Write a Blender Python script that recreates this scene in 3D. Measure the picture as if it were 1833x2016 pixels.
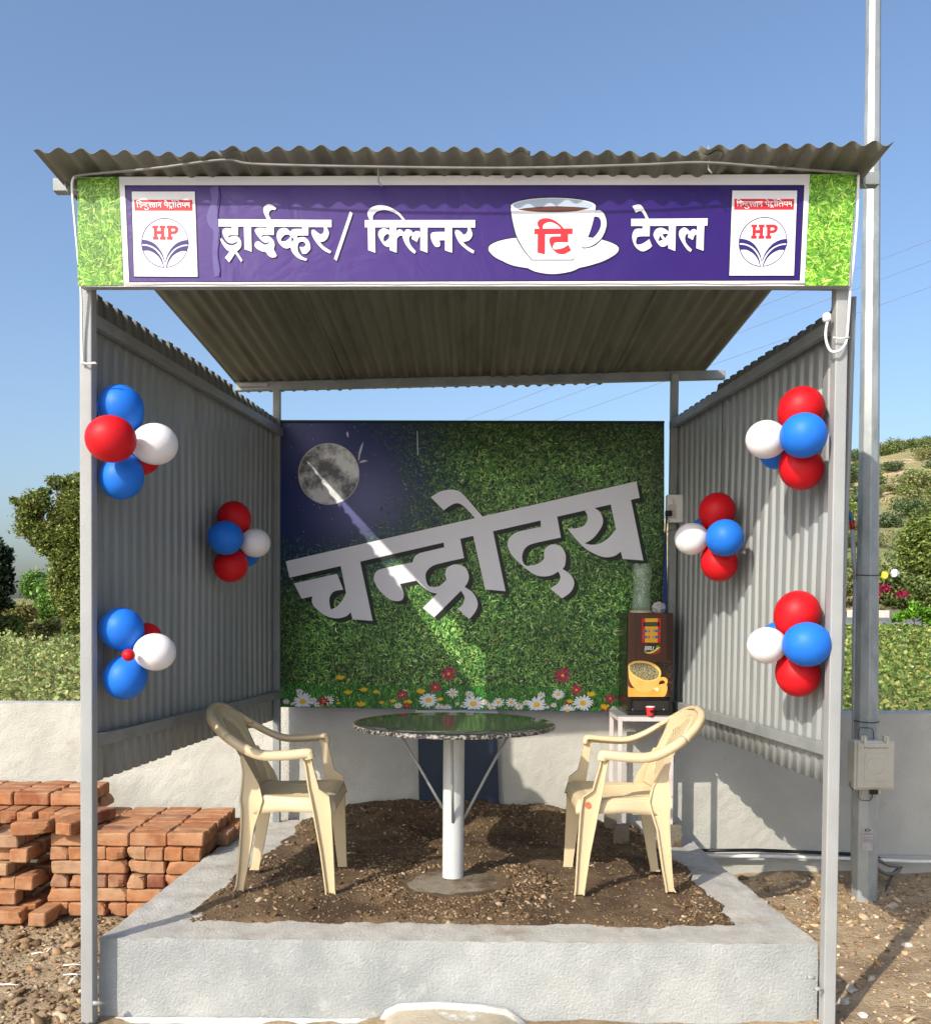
import bpy, bmesh, math, random
import numpy as np
from mathutils import Vector, Matrix, noise
from mathutils.geometry import tessellate_polygon

for o in list(bpy.data.objects):
    bpy.data.objects.remove(o, do_unlink=True)
SC = bpy.context.scene
COL = SC.collection
rnd = random.Random(7)
R = math.radians

# ------------------------------------------------------------------ camera
HC = 1.208                       # eye height above the soil in the platform (z = 0)
PITCH, ROLL = R(1.04), 0.008
FPX, CU, CV = 1869.0, 916.5, 1244.0     # focal length and principal point, 1833 px wide frame
fw = Vector((0, math.cos(PITCH), -math.sin(PITCH)))
up0 = Vector((0, math.sin(PITCH), math.cos(PITCH)))
rt = Vector((1, 0, 0)) * math.cos(ROLL) + up0 * math.sin(ROLL)
upv = up0 * math.cos(ROLL) - Vector((1, 0, 0)) * math.sin(ROLL)
cam = bpy.data.cameras.new('camera')
cam.sensor_fit = 'HORIZONTAL'
cam.sensor_width = 36
cam.lens = 36 * FPX / 1833
cam.shift_y = (CV - 1008) / 1833
cam.clip_start = .05
cam.clip_end = 5000
co = bpy.data.objects.new('camera', cam)
COL.objects.link(co)
co.matrix_world = Matrix(((rt.x, upv.x, -fw.x, 0), (rt.y, upv.y, -fw.y, 0), (rt.z, upv.z, -fw.z, HC), (0, 0, 0, 1)))
SC.camera = co
SC.render.resolution_x = 930
SC.render.resolution_y = 1024

# ------------------------------------------------------------------ sky, sun, exposure
SUN_EL, SUN_AZ = R(34.6), R(38.0)       # light travels towards +x +y
wd = bpy.data.worlds.new('World')
SC.world = wd
wd.use_nodes = True
wn = wd.node_tree
wn.nodes.clear()
sky = wn.nodes.new('ShaderNodeTexSky')
sky.sky_type = 'NISHITA'
sky.sun_disc = False
sky.sun_elevation = SUN_EL
sky.sun_rotation = math.pi + SUN_AZ
sky.altitude = 0
sky.air_density = 1.05
sky.dust_density = 3.2
sky.ozone_density = 3.6
bg = wn.nodes.new('ShaderNodeBackground')
bg.inputs[1].default_value = 0.15
wo = wn.nodes.new('ShaderNodeOutputWorld')
wn.links.new(sky.outputs[0], bg.inputs[0])
wn.links.new(bg.outputs[0], wo.inputs[0])
sl = bpy.data.lights.new('sun', 'SUN')
sl.energy = 3.35
sl.angle = R(0.53)
sl.color = (1.0, .925, .81)
so = bpy.data.objects.new('sun', sl)
COL.objects.link(so)
LDIR = Vector((math.sin(SUN_AZ) * math.cos(SUN_EL), math.cos(SUN_AZ) * math.cos(SUN_EL), -math.sin(SUN_EL)))
so.rotation_euler = LDIR.to_track_quat('-Z', 'Y').to_euler()
so.location = (-6, -8, 9)
SC.view_settings.view_transform = 'Standard'
SC.view_settings.look = 'None'
SC.view_settings.exposure = 0.54
SC.view_settings.gamma = 1
SC.view_settings.use_curve_mapping = False

# ------------------------------------------------------------------ helpers
def ray(u, v):
    return fw + rt * ((u - CU) / FPX) + upv * ((CV - v) / FPX)
def at(u, v, y):                 # point seen at (u, v) that stands at depth y
    d = ray(u, v)
    t = y / d.y
    return Vector((d.x * t, y, HC + d.z * t))
def atz(u, v, z):
    d = ray(u, v)
    t = (z - HC) / d.z
    return Vector((d.x * t, d.y * t, z))
def onplane(u, v, p, n):
    d = ray(u, v)
    o = Vector((0, 0, HC))
    t = (Vector(p) - o).dot(n) / d.dot(n)
    return o + d * t
ORG = {}
def nz(x, y, z=0.0, s=1.0):
    return noise.noise(Vector((x * s, y * s, z * s)))

class MB:
    def __init__(s):
        s.v = []; s.f = []
    def add(s, v, f):
        o = len(s.v)
        s.v += [tuple(p) for p in v]
        s.f += [tuple(i + o for i in q) for q in f]
        return s
    def hexa(s, p):              # bottom 4 ccw, top 4 ccw
        return s.add(p, [(3, 2, 1, 0), (4, 5, 6, 7), (0, 1, 5, 4), (1, 2, 6, 5), (2, 3, 7, 6), (3, 0, 4, 7)])
    def box(s, c, d, rz=0.0):
        a, b, h = d[0] / 2, d[1] / 2, d[2] / 2
        cs, sn = math.cos(rz), math.sin(rz)
        p = []
        for z in (-h, h):
            for x, y in ((-a, -b), (a, -b), (a, b), (-a, b)):
                p.append((c[0] + x * cs - y * sn, c[1] + x * sn + y * cs, c[2] + z))
        return s.hexa(p)
    def beam(s, a, b, w, h, up=(0, 0, 1)):
        a = Vector(a); b = Vector(b)
        t = (b - a).normalized()
        r = t.cross(Vector(up)).normalized()
        u = r.cross(t)
        p = []
        for q in (a, b):
            for x, y in ((-1, -1), (1, -1), (1, 1), (-1, 1)):
                p.append(q + r * (x * w / 2) + u * (y * h / 2))
        return s.add(p, [(0, 1, 2, 3), (7, 6, 5, 4), (4, 5, 1, 0), (5, 6, 2, 1), (6, 7, 3, 2), (7, 4, 0, 3)])
    def sweep(s, rings, close=True, caps=True):
        n = len(rings[0])
        v = [p for r_ in rings for p in r_]
        f = []
        for i in range(len(rings) - 1):
            for j in range(n if close else n - 1):
                k = (j + 1) % n
                f.append((i * n + j, i * n + k, (i + 1) * n + k, (i + 1) * n + j))
        if caps and close:
            f.append(tuple(reversed(range(n))))
            f.append(tuple((len(rings) - 1) * n + j for j in range(n)))
        return s.add(v, f)
    def tube(s, path, r, n=8, caps=True):
        path = [Vector(p) for p in path]
        rs = r if isinstance(r, (list, tuple)) else [r] * len(path)
        rings = []
        ref = None
        for i, p in enumerate(path):
            t = (path[min(i + 1, len(path) - 1)] - path[max(i - 1, 0)]).normalized()
            if ref is None:
                ref = Vector((0, 0, 1)) if abs(t.z) < .9 else Vector((1, 0, 0))
            a = t.cross(ref).normalized()
            b = a.cross(t).normalized()
            ref = b
            rings.append([p + (a * math.cos(k * 2 * math.pi / n) + b * math.sin(k * 2 * math.pi / n)) * rs[i] for k in range(n)])
        return s.sweep(rings, True, caps)
    def lathe(s, c, prof, n=32, caps=True):
        rings = [[(c[0] + r_ * math.cos(k * 2 * math.pi / n), c[1] + r_ * math.sin(k * 2 * math.pi / n), c[2] + z) for k in range(n)] for r_, z in prof]
        return s.sweep(rings, True, caps)
    def grid(s, fn, nu, nv):     # fn(i/nu, j/nv) -> point
        v = [fn(i / nu, j / nv) for j in range(nv + 1) for i in range(nu + 1)]
        f = [(j * (nu + 1) + i, j * (nu + 1) + i + 1, (j + 1) * (nu + 1) + i + 1, (j + 1) * (nu + 1) + i) for j in range(nv) for i in range(nu)]
        return s.add(v, f)
    def build(s, name, mat, parent=None, smooth=False, bevel=0.0, seg=2, solid=0.0):
        if parent is not None:
            L = ORG[parent.name]
        else:
            a = np.array(s.v)
            L = Vector(((a[:, 0].min() + a[:, 0].max()) / 2, (a[:, 1].min() + a[:, 1].max()) / 2, a[:, 2].min()))
        me = bpy.data.meshes.new(name)
        me.from_pydata([(x - L.x, y - L.y, z - L.z) for x, y, z in s.v], [], s.f)
        if smooth:
            me.polygons.foreach_set('use_smooth', [True] * len(me.polygons))
        me.materials.append(mat)
        o = bpy.data.objects.new(name, me)
        COL.objects.link(o)
        if parent is not None:
            o.parent = parent
        else:
            o.location = L
        ORG[o.name] = L
        if solid:
            m = o.modifiers.new('solid', 'SOLIDIFY'); m.thickness = solid; m.offset = 0
        if bevel:
            m = o.modifiers.new('bevel', 'BEVEL'); m.width = bevel; m.segments = seg; m.limit_method = 'ANGLE'; m.angle_limit = R(35)
            if smooth is False:
                me.polygons.foreach_set('use_smooth', [True] * len(me.polygons))
                w = o.modifiers.new('wn', 'WEIGHTED_NORMAL'); w.keep_sharp = True
        return o

def thing(name, loc, label, cat, group=None):
    o = bpy.data.objects.new(name, None)
    o.empty_display_size = .1
    COL.objects.link(o)
    o.location = loc
    ORG[o.name] = Vector(loc)
    return tag(o, label, cat, group)
def tag(o, label, cat, group=None, kind=None):
    o['label'] = label
    o['category'] = cat
    if group: o['group'] = group
    if kind: o['kind'] = kind
    return o
def struct(o):
    o['kind'] = 'structure'
    return o

def np_mesh(name, V, F, mat, parent=None, col=None, smooth=False, L=None):
    """V (n,3) float, F (m,k) int, col (n,3) optional point colours"""
    V = np.asarray(V, dtype=np.float32); F = np.asarray(F, dtype=np.int32)
    if parent is not None:
        L = ORG[parent.name]
    elif L is None:
        L = Vector((float(V[:, 0].mean()), float(V[:, 1].mean()), float(V[:, 2].min())))
    V = V - np.array([L.x, L.y, L.z], dtype=np.float32)
    me = bpy.data.meshes.new(name)
    m, k = F.shape
    me.vertices.add(len(V)); me.vertices.foreach_set('co', V.ravel())
    me.loops.add(m * k); me.loops.foreach_set('vertex_index', F.ravel())
    me.polygons.add(m)
    me.polygons.foreach_set('loop_start', np.arange(0, m * k, k, dtype=np.int32))
    me.polygons.foreach_set('loop_total', np.full(m, k, dtype=np.int32))
    me.update(calc_edges=True)
    if smooth:
        me.polygons.foreach_set('use_smooth', [True] * m)
    if col is not None:
        a = me.attributes.new('Col', 'FLOAT_COLOR', 'POINT')
        c = np.ones((len(V), 4), dtype=np.float32); c[:, :3] = col
        a.data.foreach_set('color', c.ravel())
    me.materials.append(mat)
    o = bpy.data.objects.new(name, me)
    COL.objects.link(o)
    if parent is not None:
        o.parent = parent
    else:
        o.location = L
    ORG[o.name] = L
    return o

# ------------------------------------------------------------------ materials
def lin(r, g, b):
    f = lambda c: (c / 255 / 12.92) if c / 255 <= .04045 else ((c / 255 + .055) / 1.055) ** 2.4
    return (f(r), f(g), f(b))
def new_mat(name):
    m = bpy.data.materials.new(name)
    m.use_nodes = True
    nt = m.node_tree
    return m, nt, nt.nodes['Principled BSDF']
def M(name, c1, c2=None, scale=6.0, rough=.6, metal=0.0, bump=0.0, bscale=80.0, spec=.4, detail=6.0, c3=None, s3=2.0, t3=(.55, .7), stretch=None, lo=.35, hi=.65, bdist=.01, rvar=0.0):
    m, nt, b = new_mat(name)
    N = nt.nodes.new; Lk = nt.links.new
    b.inputs['Roughness'].default_value = rough
    b.inputs['Metallic'].default_value = metal
    b.inputs['Specular IOR Level'].default_value = spec
    b.inputs['Base Color'].default_value = (*c1, 1)
    tc = N('ShaderNodeTexCoord')
    vec = tc.outputs['Object']
    if stretch:
        mp = N('ShaderNodeMapping'); mp.inputs['Scale'].default_value = stretch
        Lk(vec, mp.inputs[0]); vec = mp.outputs[0]
    out = None
    if c2:
        n = N('ShaderNodeTexNoise'); n.inputs['Scale'].default_value = scale; n.inputs['Detail'].default_value = detail; n.inputs['Roughness'].default_value = .62
        Lk(vec, n.inputs['Vector'])
        cr = N('ShaderNodeValToRGB')
        cr.color_ramp.elements[0].position = lo; cr.color_ramp.elements[0].color = (*c1, 1)
        cr.color_ramp.elements[1].position = hi; cr.color_ramp.elements[1].color = (*c2, 1)
        Lk(n.outputs[0], cr.inputs[0])
        out = cr.outputs[0]
        if c3:
            n3 = N('ShaderNodeTexNoise'); n3.inputs['Scale'].default_value = s3; n3.inputs['Detail'].default_value = 8; n3.inputs['Roughness'].default_value = .7
            Lk(vec, n3.inputs['Vector'])
            mr = N('ShaderNodeMapRange'); mr.inputs[1].default_value = t3[0]; mr.inputs[2].default_value = t3[1]
            Lk(n3.outputs[0], mr.inputs[0])
            mx = N('ShaderNodeMix'); mx.data_type = 'RGBA'
            Lk(mr.outputs[0], mx.inputs[0]); Lk(out, mx.inputs[6]); mx.inputs[7].default_value = (*c3, 1)
            out = mx.outputs[2]
        Lk(out, b.inputs['Base Color'])
        if rvar:
            mr = N('ShaderNodeMapRange'); mr.inputs[3].default_value = rough - rvar; mr.inputs[4].default_value = rough + rvar
            Lk(n.outputs[0], mr.inputs[0]); Lk(mr.outputs[0], b.inputs['Roughness'])
    if bump:
        n2 = N('ShaderNodeTexNoise'); n2.inputs['Scale'].default_value = bscale; n2.inputs['Detail'].default_value = 8; n2.inputs['Roughness'].default_value = .66
        Lk(vec, n2.inputs['Vector'])
        bp = N('ShaderNodeBump'); bp.inputs['Strength'].default_value = bump; bp.inputs['Distance'].default_value = bdist
        Lk(n2.outputs[0], bp.inputs['Height']); Lk(bp.outputs[0], b.inputs['Normal'])
    return m
def Mcol(name, rough=.6, spec=.3, trans=0.0, tint=(1, 1, 1), bump=0.0, bscale=200):
    """point colour attribute, optionally varied per object and leaf-translucent"""
    m, nt, b = new_mat(name)
    N = nt.nodes.new; Lk = nt.links.new
    a = N('ShaderNodeAttribute'); a.attribute_name = 'Col'
    oi = N('ShaderNodeObjectInfo')
    hs = N('ShaderNodeHueSaturation')
    mr = N('ShaderNodeMapRange'); mr.inputs[3].default_value = .86; mr.inputs[4].default_value = 1.14
    Lk(oi.outputs['Random'], mr.inputs[0]); Lk(mr.outputs[0], hs.inputs['Value']); Lk(a.outputs['Color'], hs.inputs['Color'])
    Lk(hs.outputs[0], b.inputs['Base Color'])
    b.inputs['Roughness'].default_value = rough
    b.inputs['Specular IOR Level'].default_value = spec
    if bump:
        tc = N('ShaderNodeTexCoord')
        n2 = N('ShaderNodeTexNoise'); n2.inputs['Scale'].default_value = bscale; n2.inputs['Detail'].default_value = 4
        Lk(tc.outputs['Object'], n2.inputs['Vector'])
        bp = N('ShaderNodeBump'); bp.inputs['Strength'].default_value = bump; bp.inputs['Distance'].default_value = .01
        Lk(n2.outputs[0], bp.inputs['Height']); Lk(bp.outputs[0], b.inputs['Normal'])
    if trans:
        t = N('ShaderNodeBsdfTranslucent'); Lk(hs.outputs[0], t.inputs['Color'])
        mx = N('ShaderNodeMixShader'); mx.inputs[0].default_value = trans
        Lk(b.outputs[0], mx.inputs[1]); Lk(t.outputs[0], mx.inputs[2])
        Lk(mx.outputs[0], nt.nodes['Material Output'].inputs[0])
    return m

MT = {}
MT['wall'] = M('wall_paint', lin(178, 177, 168), lin(192, 191, 182), 3.0, .85, bump=.9, bscale=110, bdist=.008, c3=lin(156, 150, 134), s3=2.6, t3=(.58, .80))
MT['stucco'] = M('platform_paint', lin(150, 155, 155), lin(178, 181, 179), 2.6, .85, bump=.8, bscale=95, bdist=.010, c3=lin(186, 188, 184), s3=16, t3=(.55, .75))
MT['cement'] = M('cement_top', lin(166, 163, 155), lin(186, 183, 175), 9.0, .9, bump=.8, bscale=95, bdist=.01, c3=lin(142, 122, 96), s3=3.4, t3=(.52, .74))
MT['whitewash'] = M('whitewash', lin(222, 221, 216), lin(200, 196, 188), 20, .85, bump=.8, bscale=120, c3=lin(150, 125, 100), s3=14, t3=(.62, .72))
MT['steel_paint'] = M('grey_paint', lin(148, 150, 150), lin(158, 160, 159), 4, .45, bump=.35, bscale=170, bdist=.004, spec=.45)
MT['steel_dark'] = M('grey_steel', lin(126, 130, 130), lin(142, 146, 145), 8, .5, .1, bump=.3, bscale=120, bdist=.003)
MT['sheet'] = M('grey_sheet', lin(136, 141, 141), lin(148, 152, 151), 2.2, .45, .15, spec=.5, c3=lin(118, 118, 112), s3=7, t3=(.52, .8), stretch=(1, 1, .12))
MT['roof'] = M('roof_sheet', lin(112, 111, 98), lin(99, 98, 88), 2.0, .55, .1, spec=.4, c3=lin(72, 68, 60), s3=2.6, t3=(.5, .75), stretch=(3, .5, 1))
MT['rooftop'] = MT['roof']
MT['black'] = M('black_rubber', lin(22, 22, 24), lin(30, 30, 32), 10, .5)
MT['white_plastic'] = M('white_plastic', lin(226, 226, 222), lin(214, 213, 208), 20, .4)
MT['ivory'] = M('ivory_plastic', lin(200, 196, 182), lin(188, 183, 168), 6, .5, bump=.1, bscale=40, c3=lin(150, 140, 120), s3=9, t3=(.6, .75))
MT['chair'] = M('cream_plastic', lin(208, 190, 154), lin(202, 183, 146), 4, .36, spec=.45, bump=.04, bscale=60, c3=lin(190, 168, 130), s3=7, t3=(.58, .8))
MT['galv'] = M('galvanised', lin(150, 156, 156), lin(176, 181, 180), 9, .42, .35, spec=.5, c3=lin(120, 127, 128), s3=5, t3=(.5, .72), stretch=(1, 1, .5), bump=.1, bscale=60, bdist=.002)
MT['navy'] = M('navy_board', lin(30, 44, 64), lin(36, 50, 70), 5, .5, c3=lin(60, 74, 90), s3=30, t3=(.66, .75))

# ------------------------------------------------------------------ ground, field, road, hill
def sstep(a, b, x):
    t = min(1, max(0, (x - a) / (b - a)))
    return t * t * (3 - 2 * t)
def gz(x, y):
    near = -.335 + .05 * sstep(1.1, 2.2, x) * sstep(3.3, 4.9, y) + .02 * sstep(1.2, 1.6, x)
    lump = .022 * nz(x, y, 0, 2.2) + .014 * nz(x, y, 3, 6.5) + .007 * nz(x, y, 5, 17)
    far = -.12 + .90 * sstep(6, 28, y) * sstep(-4, 6, x) + .15 * sstep(5, 40, y)
    k = sstep(5.7, 6.6, y)
    z = (near + lump) * (1 - k) + far * k
    if y > 34: z -= .3 * sstep(34, 60, y)
    return z
xs = np.concatenate([np.array([-1500, -600, -250, -120, -70, -45, -30, -20, -14, -10, -7, -5, -4]), np.arange(-3.4, 3.41, .05), np.array([4, 5, 7, 10, 14, 20, 30, 45, 70, 120, 250, 600, 1500])])
ys = np.concatenate([np.array([-400, -150, -60, -30, -15, -8, -4, -2, 0, 1, 2]), np.arange(2.6, 5.85, .05), np.array([6, 6.4, 7, 8, 10, 13, 17, 22, 28, 36, 50, 80, 140, 300, 700, 1800])])
V = np.array([(x, y, gz(float(x), float(y))) for y in ys for x in xs])
nx = len(xs)
F = np.array([(j * nx + i, j * nx + i + 1, (j + 1) * nx + i + 1, (j + 1) * nx + i) for j in range(len(ys) - 1) for i in range(nx - 1)])
MT['dirt'] = M('dirt', lin(162, 140, 110), lin(188, 166, 134), 7, .95, bump=1.0, bscale=38, bdist=.03, c3=lin(130, 108, 82), s3=3.0, t3=(.48, .7))
gnd = struct(np_mesh('ground', V, F, MT['dirt'], smooth=True, L=Vector((0, 0, 0))))

# pale concrete slab behind the camera, unseen, added to bounce sunlight into the shelter
m = MB(); m.grid(lambda a, b: (-45 + 90 * a, -45 + 47.2 * b, -.318), 8, 6)
struct(m.build('bounce_paving', M('bounce_concrete', lin(196, 192, 182), lin(180, 176, 166), .6, .9, bump=.2, bscale=20)))
# road with kerb stones beyond the field
MT['asphalt'] = M('asphalt', lin(104, 104, 106), lin(120, 119, 119), 3, .9, bump=.3, bscale=30)
rd = MB()
RX0, RX1 = -3, 60
rd.grid(lambda a, b: (RX0 + (RX1 - RX0) * a, 28 + 5 * b, 1.06 + .16 * b), 30, 4)
rd.add([(RX0, 28, 1.06), (RX1, 28, 1.06), (RX1, 27.2, .4), (RX0, 27.2, .4)], [(0, 1, 2, 3)])
road = struct(rd.build('road', MT['asphalt']))
rl = MB()
rl.add([(RX0, 28.15, 1.075), (RX1, 28.15, 1.075), (RX1, 28.35, 1.081), (RX0, 28.35, 1.081)], [(0, 1, 2, 3)])
rlo = rl.build('edge_line', M('road_white', lin(196, 194, 186), lin(170, 168, 160), 8, .8), road)
kw = M('kerb_white', lin(205, 200, 188), lin(186, 180, 168), 6, .8)
kb = M('kerb_dark', lin(92, 90, 88), lin(110, 106, 100), 6, .8)
kroot = thing('road_kerb', (20, 33.1, 1.2), 'black and white painted kerb stones along the far side of the road', 'kerb')
for i in range(60):
    x = 8 + i * .5
    m = MB(); m.box((x, 33.1, 1.32), (.48, .22, .30))
    m.build('kerb_stone', kw if i % 2 else kb, kroot, bevel=.02)

# hill
def hz(x, y):
    a = x / max(y, 1)
    c = .158 + (a - .393) * .20
    c = c * sstep(-.15, .36, a) if a < .393 else min(c, .23)
    t = sstep(30, 142, y) * .55 + .45 * min(1, max(0, (y - 33) / 109))
    z = 1.25 + c * 142 * t + 1.6 * nz(x, y, 0, .05) * min(1, (y - 33) / 30) + .5 * nz(x, y, 2, .2)
    if y > 142:
        z -= (y - 142) * .25
    return z
hx = np.linspace(-40, 190, 116); hy = np.linspace(34, 200, 84)
V = np.array([(x, y, hz(float(x), float(y)) if y > 34.1 else .6) for y in hy for x in hx])
nx = len(hx)
F = np.array([(j * nx + i, j * nx + i + 1, (j + 1) * nx + i + 1, (j + 1) * nx + i) for j in range(len(hy) - 1) for i in range(nx - 1)])
MT['hill'] = M('hill_scrub', lin(130, 130, 86), lin(164, 150, 108), .10, .95, bump=1.0, bscale=.8, bdist=.5, c3=lin(206, 180, 146), s3=.09, t3=(.52, .60), detail=9)
struct(np_mesh('hill', V, F, MT['hill'], smooth=True, L=Vector((60, 90, 0))))

# ------------------------------------------------------------------ raised platform
KZ = -.03
PFL, PFR, PBR, PBL = Vector((-1.378, 3.575, 0)), Vector((1.345, 3.575, 0)), Vector((1.232, 5.50, 0)), Vector((-1.252, 5.66, 0))
plat = thing('raised_platform', (0, 4.5, -.34), 'grey plastered platform with a concrete kerb around a bed of soil', 'platform')
def pedge(a, b, t): return a.lerp(b, t)
m = MB()
def jit(p, amp=.004):
    return Vector((p.x + amp * nz(p.x * 9, p.y * 9, p.z * 9 + 1), p.y + amp * nz(p.x * 9, p.y * 9, p.z * 9 + 7), p.z + amp * nz(p.x * 8, p.y * 8, p.z * 8 + 3) + .8 * amp * nz(p.x * 30, p.y * 30, 2) + .4 * amp * nz(p.x * 75, p.y * 75, 4)))
for a, b, n in ((PFL, PFR, 150), (PFR, PBR, 80), (PBL, PFL, 80)):
    def fn(s, t, a=a, b=b):
        p = a.lerp(b, s); p.z = -.42 + (KZ - .0 + .42) * t
        return jit(p, .006)
    m.grid(fn, n, 14)
m.build('side_face', MT['stucco'], plat, smooth=True)
m = MB()
m.grid(lambda s, t: jit(PFL.lerp(PFR, s).lerp(PBL.lerp(PBR, s), t) + Vector((0, 0, KZ)), .006), 150, 80)
m.build('kerb_top', MT['cement'], plat, smooth=True)

# soil bed with a bank against the wall
MT['soil'] = M('soil', lin(96, 77, 56), lin(118, 97, 72), 6, .95, bump=1.0, bscale=55, bdist=.02, c3=lin(68, 51, 35), s3=2.6, t3=(.46, .62))
S4 = (Vector((-1.165, 3.755, 0)), Vector((1.15, 3.735, 0)), Vector((1.03, 5.52, 0)), Vector((-.96, 5.64, 0)))
def soilz(x, y):
    z = .012 * nz(x, y, 0, 3.1) + .010 * nz(x, y, 4, 8) + .005 * nz(x, y, 6, 22)
    z += .105 * sstep(5.05, 5.62, y) * sstep(1.0, .35, x) * sstep(-1.0, -.5, x)
    d = math.hypot(x + .05, (y - 4.24) * 1.1)
    z += .02 * math.exp(-((d - .34) / .12) ** 2)
    return z
def soilpt(s, t):
    w = .05 * nz(s * 7, t * 7, 1) + .03 * nz(s * 20, t * 20, 2)
    e = min(s, 1 - s, t, 1.2 - t)
    p = S4[0].lerp(S4[1], s).lerp(S4[3].lerp(S4[2], s), t)
    c = Vector((0, 4.65, 0))
    p = c + (p - c) * (1.0 + w * .9)
    z = soilz(p.x, p.y)
    k = sstep(0, .02, e); z -= .022 * (1 - sstep(0, .16, e))
    return Vector((p.x, p.y, -.05 + (z + .05) * k))
m = MB(); m.grid(soilpt, 120, 100)
m.build('soil_bed', MT['soil'], plat, smooth=True)

# step slab at the foot of the platform, edged with white paint
m = MB()
prof = [(-.305, 0), (-.28, .040), (-.24, .062), (-.1, .070), (.06, .062), (.16, .048), (.235, .0)]
rings = []
for yy, sc in ((3.13, .95), (3.18, 1), (3.50, 1), (3.574, 1)):
    rings.append([(x * sc - .0, yy, -.345 + z * sc) for x, z in prof])
m.sweep(rings, False)
m.add(rings[0], [tuple(range(len(prof)))])
st = tag(m.build('entrance_step', M('step_cement', lin(186, 176, 155), lin(168, 156, 134), 12, .9, bump=.7, bscale=70, c3=lin(210, 208, 200), s3=6, t3=(.58, .66)), smooth=False, bevel=.01), 'low cement step slab at the foot of the grey platform', 'step')
m = MB()
m.tube([(x, 3.552, -.345 + z + .004 + .004 * nz(x * 30, z * 9)) for x, z in prof[0:1] + prof[1:-1] + prof[-1:]], .017, 7)
m.build('paint_edge', MT['whitewash'], st, smooth=True)
m = MB()
m.grid(lambda s, t: (-1.36 + (1.04) * s, 3.569 - .03 * t, -.34 + .012 * (1 - t) + .004 * nz(s * 60, 0)), 40, 2)
m.build('paint_drip', MT['whitewash'], plat)

# ------------------------------------------------------------------ boundary wall
wall = thing('boundary_wall', (0, 5.7, -.3), 'low rough plastered white boundary wall running behind the shelter', 'wall')
def wallseg(a, b, zb, zt0, zt1, th, name='wall_segment', n=60):
    a = Vector(a); b = Vector(b)
    d = (b - a).normalized(); nrm = Vector((d.y, -d.x))     # towards the camera side
    m = MB()
    def fn(s, t):
        p = a.lerp(b, s)
        zt = zt0 + (zt1 - zt0) * s + .006 * nz(p.x * 4, p.y * 4, 9)
        # front face (t 0..0.8), top (0.8..1)
        if t < .8:
            z = zb + (zt - .012 - zb) * (t / .8); off = 0
        else:
            k = (t - .8) / .2; z = zt; off = -th * k
            if k < .01: z -= .006
        q = p + nrm * (off + .004 * nz(p.x * 7, z * 7, p.y * 7) + .003 * nz(p.x * 21, z * 21, 3))
        return (q.x, q.y, z)
    m.grid(fn, n, 30)
    back = [(*(a - nrm * th), zb), (*(b - nrm * th), zb), (*(b - nrm * th), zt1), (*(a - nrm * th), zt0)]
    m.add(back, [(0, 1, 2, 3)])
    for p, zt in ((a, zt0), (b, zt1)):
        q = p - nrm * th
        m.add([(*p, zb), (*q, zb), (*q, zt - .004), (*p, zt - .004)], [(0, 1, 2, 3)])
    return m.build(name, MT['wall'], wall, smooth=False)
wallseg((-7.5, 5.66), (-1.22, 5.72), -.5, .645, .655, .15, n=150)
wallseg((-1.22, 5.72), (1.235, 5.56), -.3, .645, .64, .15, n=90)
wallseg((1.235, 5.56), (7.0, 5.40), -.5, .64, .70, .15, n=140)
# plinth ledge at the foot of the right stretch
m = MB()
m.grid(lambda s, t: (1.1 + 5 * s, 5.565 - .14 * s - .045 * min(1, t * 2), -.175 + (.0 if t < .5 else -.30 * (t - .5) * 2) + .006 * nz(s * 40, t * 6)), 100, 6)
m.build('plinth', MT['wall'], wall)

# dark board standing behind the table
bd = MB()
p = [at(826, 1593, 5.60), at(983, 1601, 5.585), at(977, 1404, 5.585), at(822, 1396, 5.60)]
bd.hexa([(p[0].x, 5.585, p[0].z - .05), (p[1].x, 5.57, p[1].z - .05), (p[1].x, 5.61, p[1].z - .05), (p[0].x, 5.625, p[0].z - .05),
         (p[3].x, 5.585, p[3].z), (p[2].x, 5.57, p[2].z), (p[2].x, 5.61, p[2].z), (p[3].x, 5.625, p[3].z)])
bo = tag(bd.build('navy_board', MT['navy'], bevel=.004), 'dark navy upright board on the wall behind the round table', 'board')
m = MB(); m.box(((p[3].x + p[2].x) / 2, 5.583, p[2].z + .006), (p[2].x - p[3].x + .02, .06, .016), R(-1.8))
m.build('white_edge', MT['whitewash'], bo)

# ------------------------------------------------------------------ shelter frame
sh = thing('metal_shelter', (0, 4.5, -.34), 'grey steel roadside shelter with corrugated roof and two corrugated side walls', 'shelter')
FY = 3.52
LPX0, LPX1 = at(176, 1900, FY), at(173.5, 580, FY)
RPX0, RPX1 = at(1630, 1900, FY), at(1654, 580, FY)
for a, b in ((LPX0, LPX1), (RPX0, RPX1)):
    d = (b - a) / (b.z - a.z)
    lo = a + d * (-.42 - a.z); hi = a + d * (2.76 - a.z)
    m = MB(); m.beam(lo, hi, .046, .052, up=(0, 1, 0))
    m.build('post', MT['steel_paint'], sh, bevel=.005)
BLP, BRP = Vector((-1.108, 5.60, 0)), Vector((1.158, 5.36, 0))
m = MB(); m.beam(BLP + Vector((0, 0, -.1)), BLP + Vector((-.01, 0, 2.56)), .042, .042, up=(0, 1, 0)); m.build('post', MT['steel_dark'], sh, bevel=.004)
m = MB(); m.beam(BRP + Vector((0, 0, -.1)), BRP + Vector((.005, 0, 2.57)), .042, .042, up=(0, 1, 0)); m.build('post', MT['steel_dark'], sh, bevel=.004)

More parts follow.
